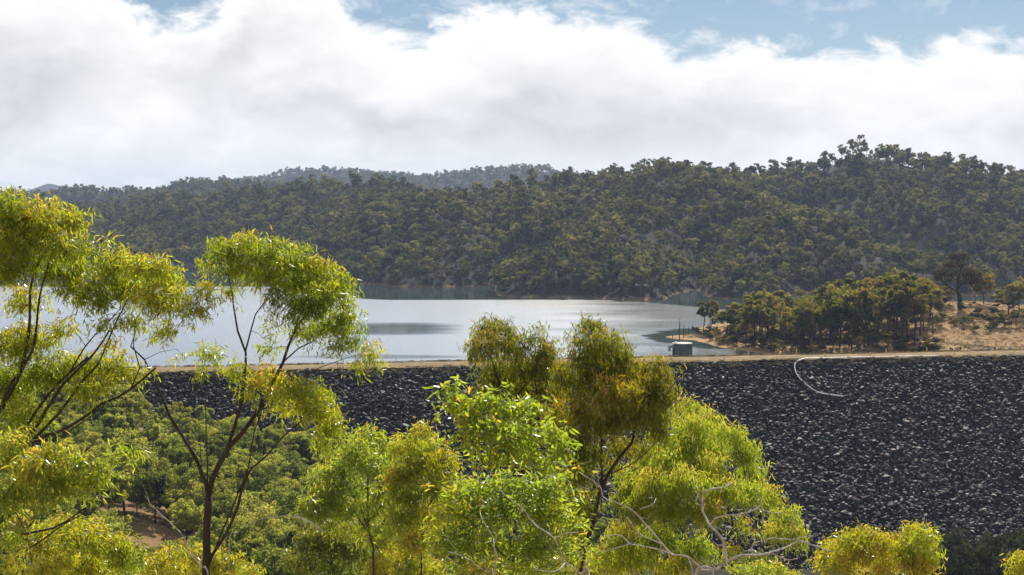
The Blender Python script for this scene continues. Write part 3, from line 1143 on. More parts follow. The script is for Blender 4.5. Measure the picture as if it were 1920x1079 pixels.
# intake tower standing in the lake behind the crest
TD = 446.0
c0 = P(1279.5, 655, TD)
zt = P(1279, 644.0, TD)[2]
rad = 18.2 / F * TD
tw = thing('intake_tower', 'round grey concrete intake tower with a pale flat top standing in the lake', 'tower', (float(c0[0]), TD, 0))
g = Geo()
g.tube([[0, 0, -9], [0, 0, 0], [0, 0, zt * .5], [0, 0, zt - .12]], rad, 40)
link('shaft', g.mesh('shaft', [M_conc], False), tw)
g = Geo()
g.tube([[0, 0, zt - .12], [0, 0, zt + .12]], rad + .12, 40)
link('deck', g.mesh('deck', [M_cap]), tw)
g = Geo()
g.tube([[-rad * .72, -.5, zt + .12], [-rad * .72, -.5, zt + .55]], .42, 14)
link('hatch', g.mesh('hatch', [M_whi]), tw)
g = Geo()
for k in range(14):
    a = 2 * math.pi * (k + .5) / 14
    g.box((math.cos(a) * (rad + .03), math.sin(a) * (rad + .03), zt / 2 - 1), (.10, .12, zt + 1.5), rz=a)
link('rib', g.mesh('rib', [M_conc]), tw, kind='stuff')
g = Geo()
g.box((-rad - .25, -1.2, zt - .75), (1.0, 1.2, 1.1))
link('cabinet', g.mesh('cabinet', [M_tank]), tw)
g = Geo()
g.box((-rad - .75, -.8, .55 + .8), (1.9, 1.3, .14))
link('landing', g.mesh('landing', [M_steel]), tw)
g = Geo()
g.box((-rad - 1.0, -.8, 2.2), (.55, .5, 1.5))
link('gear_box', g.mesh('gear_box', [M_cap]), tw)
g = Geo()
for x_ in (-rad - 1.65, -rad - .2):
    g.tube([[x_, -1.4, 1.4], [x_, -1.4, 2.5]], .05, 5)
g.tube([[-rad - 1.65, -1.4, 2.5], [-rad - .2, -1.4, 2.5]], .05, 5)
g.tube([[-rad - 1.5, -.8, 1.4], [-rad - 1.5, -.8, 3.2]], .09, 6)
link('handrail', g.mesh('handrail', [M_steel]), tw)

# drowned dead trunks at the tip of the headland
for px, py0, py1, lab in ((1274, 596, 640, 'tallest bare dead trunk standing in the water left of the headland'),
                          (1282, 610, 636, 'second dead trunk in the water, right of the tallest one'),
                          (1291, 612, 630, 'dead trunk in the water nearest the headland tip'),
                          (1261, 628, 635, 'short dead stump in the water behind the intake tower')):
    D = EYE * F / (py1 - HOR)
    p0, p1 = P(px, py1, D), P(px + .6, py0, D)
    dt = thing('dead_tree', lab, 'dead tree', (float(p0[0]), float(p0[1]), 0), 'drowned dead trunks by the headland')
    h = p1[2]
    g = Geo()
    g.tube([[0, 0, -3], [0, 0, h * .5], [.1, 0, h]], [.22, .16, .07], 7)
    link('trunk', g.mesh('trunk', [M_bark]), dt)
    if h > 3:
        g = Geo()
        g.tube([[0, 0, h * .55], [.5, 0, h * .75]], [.06, .03], 5)
        g.tube([[0, 0, h * .7], [-.4, .1, h * .85]], [.05, .02], 5)
        link('branch', g.mesh('branch', [M_bark]), dt)

# ---------------------------------------------------------------- forest on the hills
hill_m = []
for i in range(10):
    Hh = [10, 11, 9, 12, 8.5, 10, 13, 9.5, 11, 7.5][i]
    gw, gl = proto_tree(300 + i, Hh, Hh * [.36, .34, .42, .30, .42, .38, .30, .40, .34, .45][i], 8 + i % 4, 700, .52,
                        bole=[.35, .42, .3, .45, .25, .38, .5, .3, .42, .2][i], tr=.17, sides=5, twigs=False, tonebias=[0, .1, -.1, .05, -.15, .15, 0, -.05, .2, -.1][i])
    hill_m.append(joined('hill_tree', gw, gl, [M_barkfar, M_leafH]))

# visibility over the terrain, by polar march
uu = np.linspace(-0.50, 0.50, 501)
dd = np.concatenate([np.arange(470, 1600, 5.0), np.geomspace(1600, 4300, 160)])
DD, UU2 = np.meshgrid(dd, uu, indexing='ij')
ang = (ground_z(UU2 * DD, DD) - EYE) / DD
occ = np.maximum.accumulate(ang, axis=0)
occ = np.vstack([np.full((1, len(uu)), -9), occ[:-1]])


def visible(x, y, ztop, margin=0.0):
    u = x / y
    iu = np.clip(((u + .5) * 500).round().astype(int), 0, 500)
    iy = np.clip(np.searchsorted(dd, y) - 1, 0, len(dd) - 1)
    return (ztop - EYE) / y > occ[iy, iu] - margin


def sample_forest(d0, d1, umax, spacing, seed):
    rng = np.random.default_rng(seed)
    out = []
    y = d0
    while y < d1:
        xs_ = np.arange(-umax * y, umax * y, spacing)
        xs_ = xs_ + rng.uniform(-.5, .5, len(xs_)) * spacing * 1.05
        yy_ = y + rng.uniform(-.5, .5, len(xs_)) * spacing * 1.05
        out.append(np.column_stack([xs_, yy_]))
        y += spacing
    return np.concatenate(out)


def forest(pts, seed, zmin=.1):
    rng = np.random.default_rng(seed)
    z = ground_z(pts[:, 0], pts[:, 1])
    # thin woodland in places
    dens = .5 + fbm(pts[:, 0], pts[:, 1], 45, 3, 77)
    ok = (z > zmin) & (rng.random(len(pts)) < np.clip(np.where(z < 5, 1.0, .76 + (dens - .5) * 1.2), .42, 1))
    s = rng.uniform(.7, 1.35, len(pts)) * np.where(z < 4, .9, 1)
    # crests carry fewer, taller trees that stand clear against the sky
    prom = z - .5 * (ground_z(pts[:, 0], pts[:, 1] - 130) + ground_z(pts[:, 0], pts[:, 1] + 130))
    crest_ = (prom > 13) & (z > 45) & visible(pts[:, 0], pts[:, 1], z + 2, .0004) & (ground_z(pts[:, 0], pts[:, 1] + 40) < z + 1)
    ok &= ~crest_ | (rng.random(len(pts)) < .5)
    s *= np.where(crest_, 1.15, 1)
    ok &= visible(pts[:, 0], pts[:, 1], z + 9 * s, .0010)
    return pts[ok], z[ok], s[ok]


f1, z1, s1 = forest(sample_forest(640, 1560, .42, 6.2, 5), 6)
f2, z2, s2 = forest(sample_forest(1560, 2700, .42, 8.0, 8), 9)
f3, z3, s3 = forest(sample_forest(2700, 3900, .42, 10.5, 10), 11)
s2 *= 1.1
s3 *= 1.3
FP = np.concatenate([np.column_stack([f1, z1]), np.column_stack([f2, z2]), np.column_stack([f3, z3])])
FS = np.concatenate([s1, s2, s3])
print('hill trees', len(FP))
FR = np.column_stack([R.normal(0, .04, len(FP)), R.normal(0, .04, len(FP)), R.uniform(0, 6.28, len(FP))])
FI = R.integers(0, 10, len(FP))
FI = np.where((FP[:, 2] > 0) & (fbm(FP[:, 0], FP[:, 1], 120, 2, 90) > .12), R.choice([1, 3, 6, 8], len(FP)), FI)
fpx, fpy = project(FP)
inview = (fpx > 350) & (fpx < 1915)
# the three hundred showing largest: nearest ones in view and not behind the headland or the near crowns
front_ok = inview & ~((fpx > 1310) & (fpy > 535)) & visible(FP[:, 0], FP[:, 1], FP[:, 2] + 7, 0.0) & (fpy > 520)
front_ok &= ~((fpx < 690) & (fpy > 440))
score = np.where(front_ok, FS * np.array([10, 11, 9, 12, 8.5, 10, 13, 9.5, 11, 7.5])[FI] / FP[:, 1], 0)
bigt = np.argsort(-score)[:24]


def hill_label(px, py, D, h):
    kinds = ['dense rounded', 'open airy', 'broad low', 'tall narrow', 'low spreading', 'domed', 'thin-crowned', 'wide clumpy', 'pale crowned', 'short bushy']
    if px < 880:
        place = 'on the slope left of the dark gully'
    elif px < 965:
        place = 'in the dark gully left of the wooded point'
    elif px < 1110:
        place = 'on the wooded point that juts into the lake'
    elif px < 1240:
        place = 'on the shore right of the wooded point'
    elif px < 1400:
        place = 'on the far shore above the headland tip'
    else:
        place = 'on the big hill behind the headland grove'
    if py > 548:
        place += ', at the waterline'
    elif py > 530:
        place += ', low down'
    elif py < 500:
        place += ', higher up'
    return '%s gum %s' % (kinds[h], place)


for i in bigt:
    o = link('gum_tree', hill_m[FI[i]], None, tuple(float(q) for q in FP[i]), category='tree',
             label=hill_label(fpx[i], fpy[i], FP[i, 1], FI[i]), group='gum trees on the far hills')
    o.rotation_euler = tuple(float(q) for q in FR[i])
    s_ = float(FS[i])
    o.scale = (s_, s_, s_)
rest = np.ones(len(FP), bool)
rest[bigt] = False
scatter('hill_forest', FP[rest], FR[rest], FS[rest][:, None] * np.ones((rest.sum(), 3)), FI[rest], hill_m, kind='stuff',
        label='open gum forest covering the hills beyond the lake', category='forest')

# pale boulders at the foot of the far shore
n_ = 500
sx, sy = [], []
for px, py0 in ((975, 540), (1000, 548), (1040, 556), (1045, 555), (860, 533), (1190, 560), (1290, 560), (1160, 563), (1020, 552)):
    D = EYE * F / (py0 - HOR)
    for k in range(30):
        sx.append((px + R.normal(0, 12) - 960) / F * D)
        sy.append(D + R.uniform(-30, 30))
sx, sy = np.array(sx), np.array(sy)
sz = ground_z(sx, sy)
ok = (sz > -.5) & (sz < 2.2)
n_ = int(ok.sum())
M_prock = rock_material('pale_shore_rock', [(0, (.16, .13, .11)), (1, (.34, .29, .25))])
prock = [rock_mesh(140 + i, M_prock) for i in range(4)]
scatter('shore_rocks', np.column_stack([sx, sy, sz])[ok], R.uniform(-.3, .3, (n_, 3)) + np.column_stack([np.zeros(n_), np.zeros(n_), R.uniform(0, 6, n_)]),
        R.uniform(1.0, 3.0, n_)[:, None] * np.array([1.3, 1, .7]), R.integers(0, 4, n_), prock, kind='stuff', label='pale rocks along the far shoreline', category='rocks')


# ---------------------------------------------------------------- trees built from shared kinds (wood + leaves as parts)
def kind(seed, mats, **kw):
    gw, gl = proto_tree(seed, **kw)
    return gw.mesh('trunk', [mats[0]], True), gl.mesh('foliage', [mats[1]])


def plant(kd, x, y, s, rz, label, group, z=None, sx_=1.0, cat='tree', name='gum_tree', lean=(0, 0)):
    if z is None:
        z = float(ground_z(x, y))
    t_ = thing(name, label, cat, (float(x), float(y), z), group)
    t_.rotation_euler = (lean[0], lean[1], float(rz))
    t_.scale = (float(s * sx_), float(s * sx_), float(s))
    link('trunk', kd[0], t_)
    link('foliage', kd[1], t_, kind='stuff')
    return t_


grove_k = []
for i in range(8):
    Hh = 14.0
    grove_k.append(kind(500 + i, (M_bark, M_leafG), H=Hh, CR=Hh * [.25, .30, .22, .33, .27, .24, .36, .28][i], ncl=[12, 14, 10, 15, 12, 13, 15, 11][i],
                        ncards=3000, card=.36, bole=[.42, .34, .48, .30, .14, .45, .38, .26][i], tr=.19, tonebias=[0, .12, -.1, .2, .05, -.05, .1, -.12][i]))
tonew = ['olive', 'yellow-green', 'dark green', 'russet-tinged', 'dense green', 'slender dark', 'pale green', 'shadowy green']


def grove_place(px):
    if px < 1350:
        return "at the water end of the headland"
    if px < 1430:
        return "at the grove's left end"
    if px < 1510:
        return "left of centre in the grove"
    if px < 1590:
        return "in the middle of the grove"
    if px < 1670:
        return "right of centre in the grove"
    return "at the grove's right end"


gtop = [(1300, 575), (1340, 572), (1375, 560), (1400, 548), (1450, 544), (1500, 545), (1550, 535), (1620, 520), (1700, 508), (1745, 522)]
gn = 0
gpos = []
rg = np.random.default_rng(77)
for k in range(150):
    px = rg.uniform(1355, 1748)
    row = rg.random()
    base = np.interp(px, [1355, 1420, 1500, 1600, 1700, 1750], [638, 650, 659, 660, 656, 632])
    bp_ = base - row * np.interp(px, [1355, 1500, 1750], [14, 48, 62])
    # ray to the ground
    D = None
    for Dt in np.arange(425, 560, 1.0):
        p_ = P(px, bp_, Dt)
        if p_[2] <= float(ground_z(p_[0], Dt)) :
            D = Dt
            break
    if D is None:
        continue
    p_ = P(px, bp_, D)
    gz_ = float(ground_z(p_[0], D))
    _, t__ = dam_st(p_[0], D)
    if gz_ < .3 or t__ > -15:
        continue
    if any((p_[0] - a[0]) ** 2 + (D - a[1]) ** 2 < 5.5 for a in gpos):
        continue
    topy = np.interp(px, *zip(*gtop)) + rg.uniform(-8, 22) + (1 - row) * rg.uniform(0, 45)
    h = (P(px, topy, D)[2] - gz_) * 1.0
    if h < 3.5:
        continue
    i = int(rg.integers(0, 8))
    sz_ = 'tall' if h > 14 else ('medium' if h > 9.5 else 'low')
    plant(grove_k[i], p_[0], D, h / 14.0, rg.uniform(0, 6.28), '%s %s gum %s' % (sz_, tonew[i], grove_place(px)), 'gum trees of the headland grove', sx_=rg.uniform(.9, 1.2) if h > 9 else 1.25)
    gn += 1
    gpos.append((p_[0], D))
print('grove', gn)
for px, by, ty, i, lab, sxx in [
        (1319, 626, 563, 2, 'slender leaning gum at the very tip of the headland, left of a pair', 1.15),
        (1330, 626, 562, 5, 'dark crowned gum at the headland tip, right of a pair', .95),
        (1345, 622, 585, 1, 'short olive gum just right of the pair at the headland tip', 1.3),
        (1700, 612, 520, 3, "dark slender gum at the right edge of the grove above the bare bank", 1.1),
        (1733, 582, 548, 0, 'small open gum on the grassy knoll between grove and lone big tree', 1.2),
        (1745, 580, 545, 5, 'thin gum on the knoll, left of the lone big tree', 1.0),
        (1772, 572, 535, 4, 'green bush behind the lone big tree on its left', 1.7),
        (1843, 570, 508, 1, 'bushy yellow-green gum just right of the lone big tree', 1.2),
        (1828, 568, 515, 6, 'broad gum behind the lone big tree on its right', 1.0),
        (1870, 580, 541, 4, 'small round-headed tree on the grassy knoll right of the lone tree', 1.5),
        (1893, 566, 532, 7, 'low dark tree on the skyline of the knoll', 1.8),
        (1912, 566, 521, 6, 'spreading gum at the right edge of the frame on the knoll', 1.1),
        (1935, 566, 525, 1, 'yellow-green gum just past the right edge on the knoll', 1.2),
        (1901, 590, 556, 4, 'small yellowish sapling on the slope right of the round-headed tree', 1.2),
        (1868, 614, 585, 4, 'dark scrubby bush at the left of the shadowed bank on the right', 1.9),
        (1885, 615, 588, 7, 'scrubby bush in the middle of the shadowed bank on the right', 1.9),
        (1905, 612, 582, 2, 'loose bush at the right end of the shadowed bank', 1.9),
        (1925, 612, 578, 4, 'bush half out of frame on the shadowed bank', 1.9)]:
    D = 500
    for Dt in np.arange(425, 560, 1.0):
        p_ = P(px, by, Dt)
        if p_[2] <= float(ground_z(p_[0], Dt)):
            D = Dt
            break
    p_ = P(px, by, D)
    gz_ = float(ground_z(p_[0], D))
    h = P(px, ty, D)[2] - gz_
    plant(grove_k[i], p_[0], D, h / 14.0, px * .7, lab, 'trees on the grassy knoll', z=gz_, sx_=sxx)

def join_kind(kd, mats, nm):
    g_ = Geo()
    for mi, m_ in enumerate(kd):
        vv = np.zeros(len(m_.vertices) * 3)
        m_.vertices.foreach_get('co', vv)
        tt_ = np.zeros(len(m_.vertices))
        m_.attributes['tone'].data.foreach_get('value', tt_)
        tri, qd = [], []
        for p_ in m_.polygons:
            (tri if p_.loop_total == 3 else qd).append(tuple(p_.vertices))
        g_.add(vv.reshape(-1, 3), np.array(tri) if tri else None, np.array(qd) if qd else None, mi, tt_)
    return g_.mesh(nm, mats)


# dark scrub added in place of the banks' shade, by grove and track
rg = np.random.default_rng(31)
gj = [join_kind(grove_k[i], [M_bark, M_leafL if i == 0 else M_leafG], 'scrub') for i in (0, 4, 7)]
sp_ = []
for k in range(520):
    px, py = rg.uniform(1298, 1760), rg.uniform(622, 662)
    if px > 1700 and py < 640:
        continue
    D = EYE * F / (py - HOR) * .985
    x = (px - 960) / F * D
    for _ in range(3):
        D = (EYE - float(ground_z(x, D))) * F / (py - HOR)
        x = (px - 960) / F * D
    z = float(ground_z(x, D))
    if z > .3 and dam_st(x, D)[1] < -14.5 and D < 560:
        sp_.append((x, D, z))
for k in range(70):
    px, py = rg.uniform(1850, 1960), rg.uniform(604, 632)
    D = 480
    for _ in range(4):
        x = (px - 960) / F * D
        D = (EYE - float(ground_z(x, D))) * F / (py - HOR)
    sp_.append((x, D, float(ground_z(x, D))))
sp_ = np.array(sp_)
n_ = len(sp_)
ss_ = rg.uniform(.07, .24, n_)
scatter('bank_shade_scrub', sp_, np.column_stack([np.zeros(n_), np.zeros(n_), rg.uniform(0, 6.28, n_)]), np.column_stack([ss_ * 1.9, ss_ * 1.9, ss_]), rg.choice([0, 0, 1, 2], n_), gj,
        kind='stuff', label='dark scrub put in for the shade on the bank under the headland grove', category='scrub')

# ---------------------------------------------------------------- valley trees below the left end of the dam
val_k = []
for i in range(9):
    Hh = 8.0
    val_k.append(kind(700 + i, (M_bark, M_leafM), H=Hh, CR=Hh * [.34, .30, .38, .28, .36, .42, .32, .30, .46][i], ncl=[14, 12, 16, 11, 14, 16, 12, 13, 15][i],
                      ncards=6500, card=.16, flat=.9, bole=[.28, .38, .2, .42, .15, .1, .32, .45, .08][i], tr=.11, tonebias=[0, .12, -.1, .05, .15, -.05, .1, -.12, .0][i]))
vtone = ['olive gum', 'yellow-green gum', 'dark gum', 'thin-trunked gum', 'pale gum', 'bushy gum', 'light green gum', 'dusky gum', 'round grey-green gum']
rg = np.random.default_rng(99)
cand = []
for k in range(16000):
    D = rg.uniform(150, 352)
    px = rg.uniform(-90, 1150)
    x = (px - 960) / F * D
    s_, t__ = dam_st(x, D)
    if t__ < 2:
        continue
    if all((x - c_[0]) ** 2 + (D - c_[1]) ** 2 > (5.2 + 1.5 * math.sin(k)) ** 2 for c_ in cand):
        cand.append((x, D, px))
cand = np.array(cand)
cz = ground_z(cand[:, 0], cand[:, 1])
cs_, ct_ = dam_st(cand[:, 0], cand[:, 1])
ch = rg.uniform(5.5, 11.0, len(cand)) * np.where(cand[:, 1] > 322, .72, 1)
_, cpy = project(np.column_stack([cand[:, 0], cand[:, 1], cz]))
_, cty = project(np.column_stack([cand[:, 0], cand[:, 1], cz + ch]))
ok = (cz > face_z(ct_) + .4) & (cty < 1100) & (cty > 715)
ok &= ~((cand[:, 2] > 200) & (cand[:, 2] < 330) & (cpy > 985) & (cpy < 1040))      # the bare patch
ok &= ~((cand[:, 2] > 190) & (cand[:, 2] < 360) & (cpy >= 1040) & (cty < 1010))
cand, cz, ch, cpy, cty = cand[ok], cz[ok], ch[ok], cpy[ok], cty[ok]
cpx = cand[:, 2]
seen = (cpx > -10) & (cpx < 800) & (cty < 1060)
order = np.argsort(-np.where(seen, ch / cand[:, 1], 0))
ck = rg.integers(0, 9, len(cand))
cr = rg.uniform(0, 6.28, len(cand))
cw_ = rg.uniform(.95, 1.3, len(cand))


def vplace(px, py):
    h = ['behind the left-edge gum', 'left of the forked gum', 'just right of the forked trunk', 'between forked and stemmed gums',
         'behind the middle gums'][int(np.digitize(px, [200, 390, 520, 680]))]
    v = ['close under the dam', 'halfway down the valley', 'low in the valley', 'near the bottom edge'][int(np.digitize(py, [840, 930, 1020]))]
    return '%s, %s' % (h, v)


for i in order[:150]:
    h = float(ch[i])
    k = int(ck[i])
    sz_ = 'big' if h > 8 else ('medium' if h > 6.4 else 'small')
    plant(val_k[k], cand[i, 0], cand[i, 1], h / 8.0, cr[i], '%s %s %s' % (sz_, vtone[k], vplace(cpx[i], cpy[i])), 'gum trees in the valley below the dam',
          z=float(cz[i]), sx_=float(cw_[i]))
val_j = [join_kind(val_k[k], [M_bark, M_leafM], 'valley_tree') for k in range(9)]
r_ = order[150:]
sc_ = (ch[r_] / 8.0)
scatter('valley_trees', np.column_stack([cand[r_, 0], cand[r_, 1], cz[r_]]), np.column_stack([r_ * 0, r_ * 0, cr[r_]]), np.column_stack([sc_ * cw_[r_], sc_ * cw_[r_], sc_]), ck[r_], val_j,
        kind='stuff', label='more small gums filling the valley below the dam', category='trees')
# low scrub and saplings on the valley floor
n_ = 1900
sD = rg.uniform(120, 350, n_)
sX = (rg.uniform(-120, 1500, n_) - 960) / F * sD
sZ = ground_z(sX, sD)
_, st_ = dam_st(sX, sD)
_, sp_y = project(np.column_stack([sX, sD, sZ]))
spx = 960 + F * sX / sD
ok = (st_ > 1) & (sZ > face_z(st_) - .2) & ~((spx > 205) & (spx < 330) & (sp_y > 985) & (sp_y < 1035) & (rg.random(n_) < .93)) & (fbm(sX, sD, 14, 2, 3) > -.22)
n_ = int(ok.sum())
ss_ = rg.uniform(.12, .32, n_)
scatter('valley_scrub', np.column_stack([sX, sD, sZ])[ok], np.column_stack([np.zeros(n_), np.zeros(n_), rg.uniform(0, 6.28, n_)]),
        np.column_stack([ss_ * 1.5, ss_ * 1.5, ss_]), rg.choice([5, 8, 4, 2], n_), val_j, kind='stuff', label='low scrub on the valley floor', category='scrub')
# dark scrub along the dam toe at the right
rg = np.random.default_rng(5)
sk = [kind(760 + i, (M_bark, M_shrub), H=5.5, CR=2.3, ncl=14, ncards=5200, card=.14, bole=.05, tr=.08, flat=1.2) for i in range(3)]
for k, px in enumerate(np.linspace(1735, 1960, 15)):
    D = 262 + rg.uniform(-9, 9)
    ty = 1026 + rg.uniform(-6, 12)
    x = (px - 960) / F * D
    z = float(ground_z(x, D))
    h = P(px, ty, D)[2] - z
    plant(sk[k % 3], x, D, h / 5.5, rg.uniform(0, 6), '%s grey-green she-oak at the foot of the dam, bottom right corner%s' %
          (['bushy', 'upright', 'feathery'][k % 3], ''),
          'she-oak scrub along the dam toe', z=z, cat='shrub', name='shrub')


# ---------------------------------------------------------------- traced near trees
def grow(limb_pts, tips, rng, step=.12, r_tip=.004, wob=.06):
    """joins every tip to the nearest wood already there; returns twig polylines with radii"""
    nodes = np.concatenate(limb_pts)
    d0 = np.array([np.min(np.linalg.norm(nodes - t_, axis=1)) for t_ in tips])
    order = np.argsort(d0)
    cap_ = np.zeros((len(nodes) + len(tips) * 6, 3))
    cap_[:len(nodes)] = nodes
    m = len(nodes)
    out = []
    for i in order:
        t_ = tips[i]
        dv = cap_[:m] - t_
        dist = np.linalg.norm(dv, axis=1) + np.maximum(0, dv[:, 2]) * .9
        j = int(np.argmin(dist))
        a = cap_[j]
        L = np.linalg.norm(t_ - a)
        if L < 1e-3:
            continue
        n = int(np.clip(L / step, 2, 6))
        f = np.linspace(0, 1, n + 1)[:, None]
        bow = np.array([0, 0, 1.0]) * L * .10
        pl_ = a * (1 - f) + t_ * f + bow * np.sin(math.pi * f) + rng.normal(0, wob * L / n, (n + 1, 3)) * np.sin(math.pi * f)
        k = len(pl_) - 1
        cap_[m:m + k] = pl_[1:]
        m += k
        out.append((pl_, r_tip + .010 * min(1.6, L)))
    return out


def traced_tree(name, label, D, root_px, limbs, clumps, mat, leaf=(.14, .020), cover=2.4, seed=1, cat='tree', group=None, spray=12,
                hang=.8, twig_r=.004, barkm=None, tone0=.35, top_tone=.35, spread=1.0, zdepth=1.0, tip_len=.30):
    rng = np.random.default_rng(seed)
    barkm = barkm or M_bark
    ppm = F / D
    root = P(root_px[0], root_px[1], D)
    gzr = float(ground_z(root[0], D))
    org = np.array([root[0], D, gzr])
    T = thing(name, label, cat, tuple(float(q) for q in org), group)
    lp = []
    first = True
    for li, (pts_, r0, r1) in enumerate(limbs):
        pw = [P(p_[0], p_[1], D + (p_[2] if len(p_) > 2 else 0)) for p_ in pts_]
        if first:
            if pw[0][2] > gzr + .3:
                pw = [np.array([root[0], D, gzr - .3]), (np.array([root[0], D, gzr - .3]) + pw[0]) / 2 + rng.normal(0, .05, 3)] + pw
        pw = spline(pw, max(.15, .25 * D / 27))
        pw[1:-1] += rng.normal(0, .008 * D / 27, (len(pw) - 2, 3))
        g = Geo()
        rad_ = np.linspace(r0, r1, len(pw)) * D / 27
        g.tube(pw - org, rad_, 8 if r0 > .03 else 6)
        link('trunk' if first else 'branch', g.mesh('limb', [barkm], True), T)
        lp.append(pw)
        first = False
    tips, tcl = [], []
    leafpx = leaf[0] * leaf[1] * .62 * ppm * ppm * .62
    tot = 0
    for c_ in clumps:
        cx, cy_, rx_, ry_ = c_[:4]
        dz = c_[4] if len(c_) > 4 else rng.uniform(-.6, .6) * zdepth * D / 27
        dens = c_[5] if len(c_) > 5 else 1.0
        area = math.pi * rx_ * ry_
        nl = area * cover * dens / leafpx
        nt = max(3, int(nl / spray))
        q = unit(rng.normal(size=(nt, 3))) * rng.uniform(0, 1, (nt, 1)) ** .42
        q[:, 2] = np.where(q[:, 2] < -.4, q[:, 2] * .7, q[:, 2])
        cw = P(cx, cy_, D + dz)
        pw = cw + q * [rx_ / ppm * 1.0, rx_ / ppm * .8, ry_ / ppm] + [0, 0, .25 * tip_len]
        tips.append(pw)
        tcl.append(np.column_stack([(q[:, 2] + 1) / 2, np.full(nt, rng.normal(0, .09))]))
    tips = np.concatenate(tips)
    tcl = np.concatenate(tcl)
    tw_ = grow(lp, tips, rng, step=.14 * D / 27, r_tip=twig_r * D / 27)
    g = Geo()
    for pl_, r_ in tw_:
        g.tube(pl_ - org, np.linspace(min(r_, .03 * D / 27), twig_r * .6 * D / 27, len(pl_)), 4, cap=False)
    link('twigs', g.mesh('twigs', [barkm], True), T, kind='stuff')
    # leaves hang in sprays from the end of every twig
    nt = len(tips)
    nsp = rng.integers(int(spray * .6), int(spray * 1.4) + 1, nt)
    wi = np.repeat(np.arange(nt), nsp)
    n = len(wi)
    sdir_ = unit(rng.normal(size=(nt, 3)) * [1, 1, .5] + [0, 0, -.35 * hang])
    along = rng.uniform(-.6, 1.0, n)
    base = tips[wi] + sdir_[wi] * (along * tip_len)[:, None] + [0, 0, -.10] * (np.maximum(along, 0) ** 2 * tip_len * 3)[:, None] + rng.normal(0, .035 * D / 27 * spread, (n, 3))
    d = rng.normal(size=(n, 3)) * [.62, .62, .45] + sdir_[wi] * .35 + [0, 0, -hang]
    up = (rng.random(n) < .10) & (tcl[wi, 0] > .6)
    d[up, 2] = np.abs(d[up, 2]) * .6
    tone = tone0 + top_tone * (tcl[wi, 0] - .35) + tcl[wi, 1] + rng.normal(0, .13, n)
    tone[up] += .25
    young = rng.random(n) < .03 * tcl[wi, 0]
    tone[young] += .4
    g = Geo()
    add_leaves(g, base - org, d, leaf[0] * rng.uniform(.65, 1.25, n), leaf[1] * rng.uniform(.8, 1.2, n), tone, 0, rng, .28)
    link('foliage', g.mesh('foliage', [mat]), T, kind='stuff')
    return n


NL = 0
# 1  big tree at the left edge
NL += traced_tree('gum_tree', 'large gum at the left edge whose long dark limbs slant up to the right', 26, (-130, 1079), [
    ([(-110, 1040), (-60, 960), (0, 880), (60, 830), (130, 800), (190, 760), (245, 730), (292, 690)], .075, .018),
    ([(-60, 960), (10, 862), (50, 800), (90, 740), (130, 700), (165, 670)], .05, .02),
    ([(-20, 900), (30, 850), (75, 790), (120, 720), (175, 665), (205, 620)], .045, .016),
    ([(55, 832), (110, 775), (150, 720), (185, 680), (212, 620), (240, 560, -.4)], .032, .010),
    ([(130, 700), (160, 650), (205, 600), (225, 580)], .018, .008),
    ([(-110, 960), (-50, 850), (0, 770), (40, 690), (55, 600), (60, 520), (100, 450)], .06, .014),
    ([(0, 770), (20, 720), (60, 660), (75, 560), (95, 480), (140, 420)], .032, .01),
    ([(-80, 900), (-50, 780), (-20, 650), (-10, 540), (20, 430), (40, 390)], .045, .012),
    ([(245, 730), (262, 690), (250, 650), (255, 600)], .014, .008),
    ([(-110, 1050), (-30, 1025), (40, 1003), (100, 990), (150, 960), (205, 925), (215, 915)], .035, .010),
    ([(-60, 1060), (20, 1045), (70, 1020), (110, 990), (160, 962)], .026, .012),
    ([(60, 830), (120, 815), (170, 780), (205, 750), (230, 745)], .022, .008),
], [(15, 400, 52, 46), (75, 412, 60, 36), (50, 455, 70, 38), (135, 420, 28, 24), (130, 470, 46, 26), (15, 500, 45, 50), (100, 505, 42, 34, .2, .8), (45, 570, 40, 32, .3, .7),
    (150, 500, 22, 25, .4, .7), (212, 500, 38, 30), (250, 505, 26, 22), (285, 505, 36, 28), (320, 530, 26, 24), (235, 545, 60, 34), (300, 565, 60, 32), (355, 580, 38, 24, 0, .8),
    (200, 460, 14, 12, 0, .7), (170, 560, 34, 36), (130, 545, 30, 30, .2, .7), (385, 560, 16, 18, 0, .6),
    (20, 650, 50, 34), (70, 640, 45, 28, .2, .8), (120, 620, 30, 20, 0, .6), (15, 720, 45, 45), (80, 700, 45, 40), (140, 690, 45, 34, .5, .8), (200, 690, 42, 30, .5, .8), (240, 700, 30, 24, .5, .7),
    (170, 735, 40, 28, 0, .6), (190, 610, 20, 22, 0, .5), (250, 610, 34, 20, 0, .6), (310, 625, 30, 26, 0, .55), (210, 650, 20, 18, 0, .4), (45, 780, 50, 35, 0, .8), (15, 840, 30, 30, 0, .7)],
    M_leafA, seed=11, cover=2.9, tone0=.42)
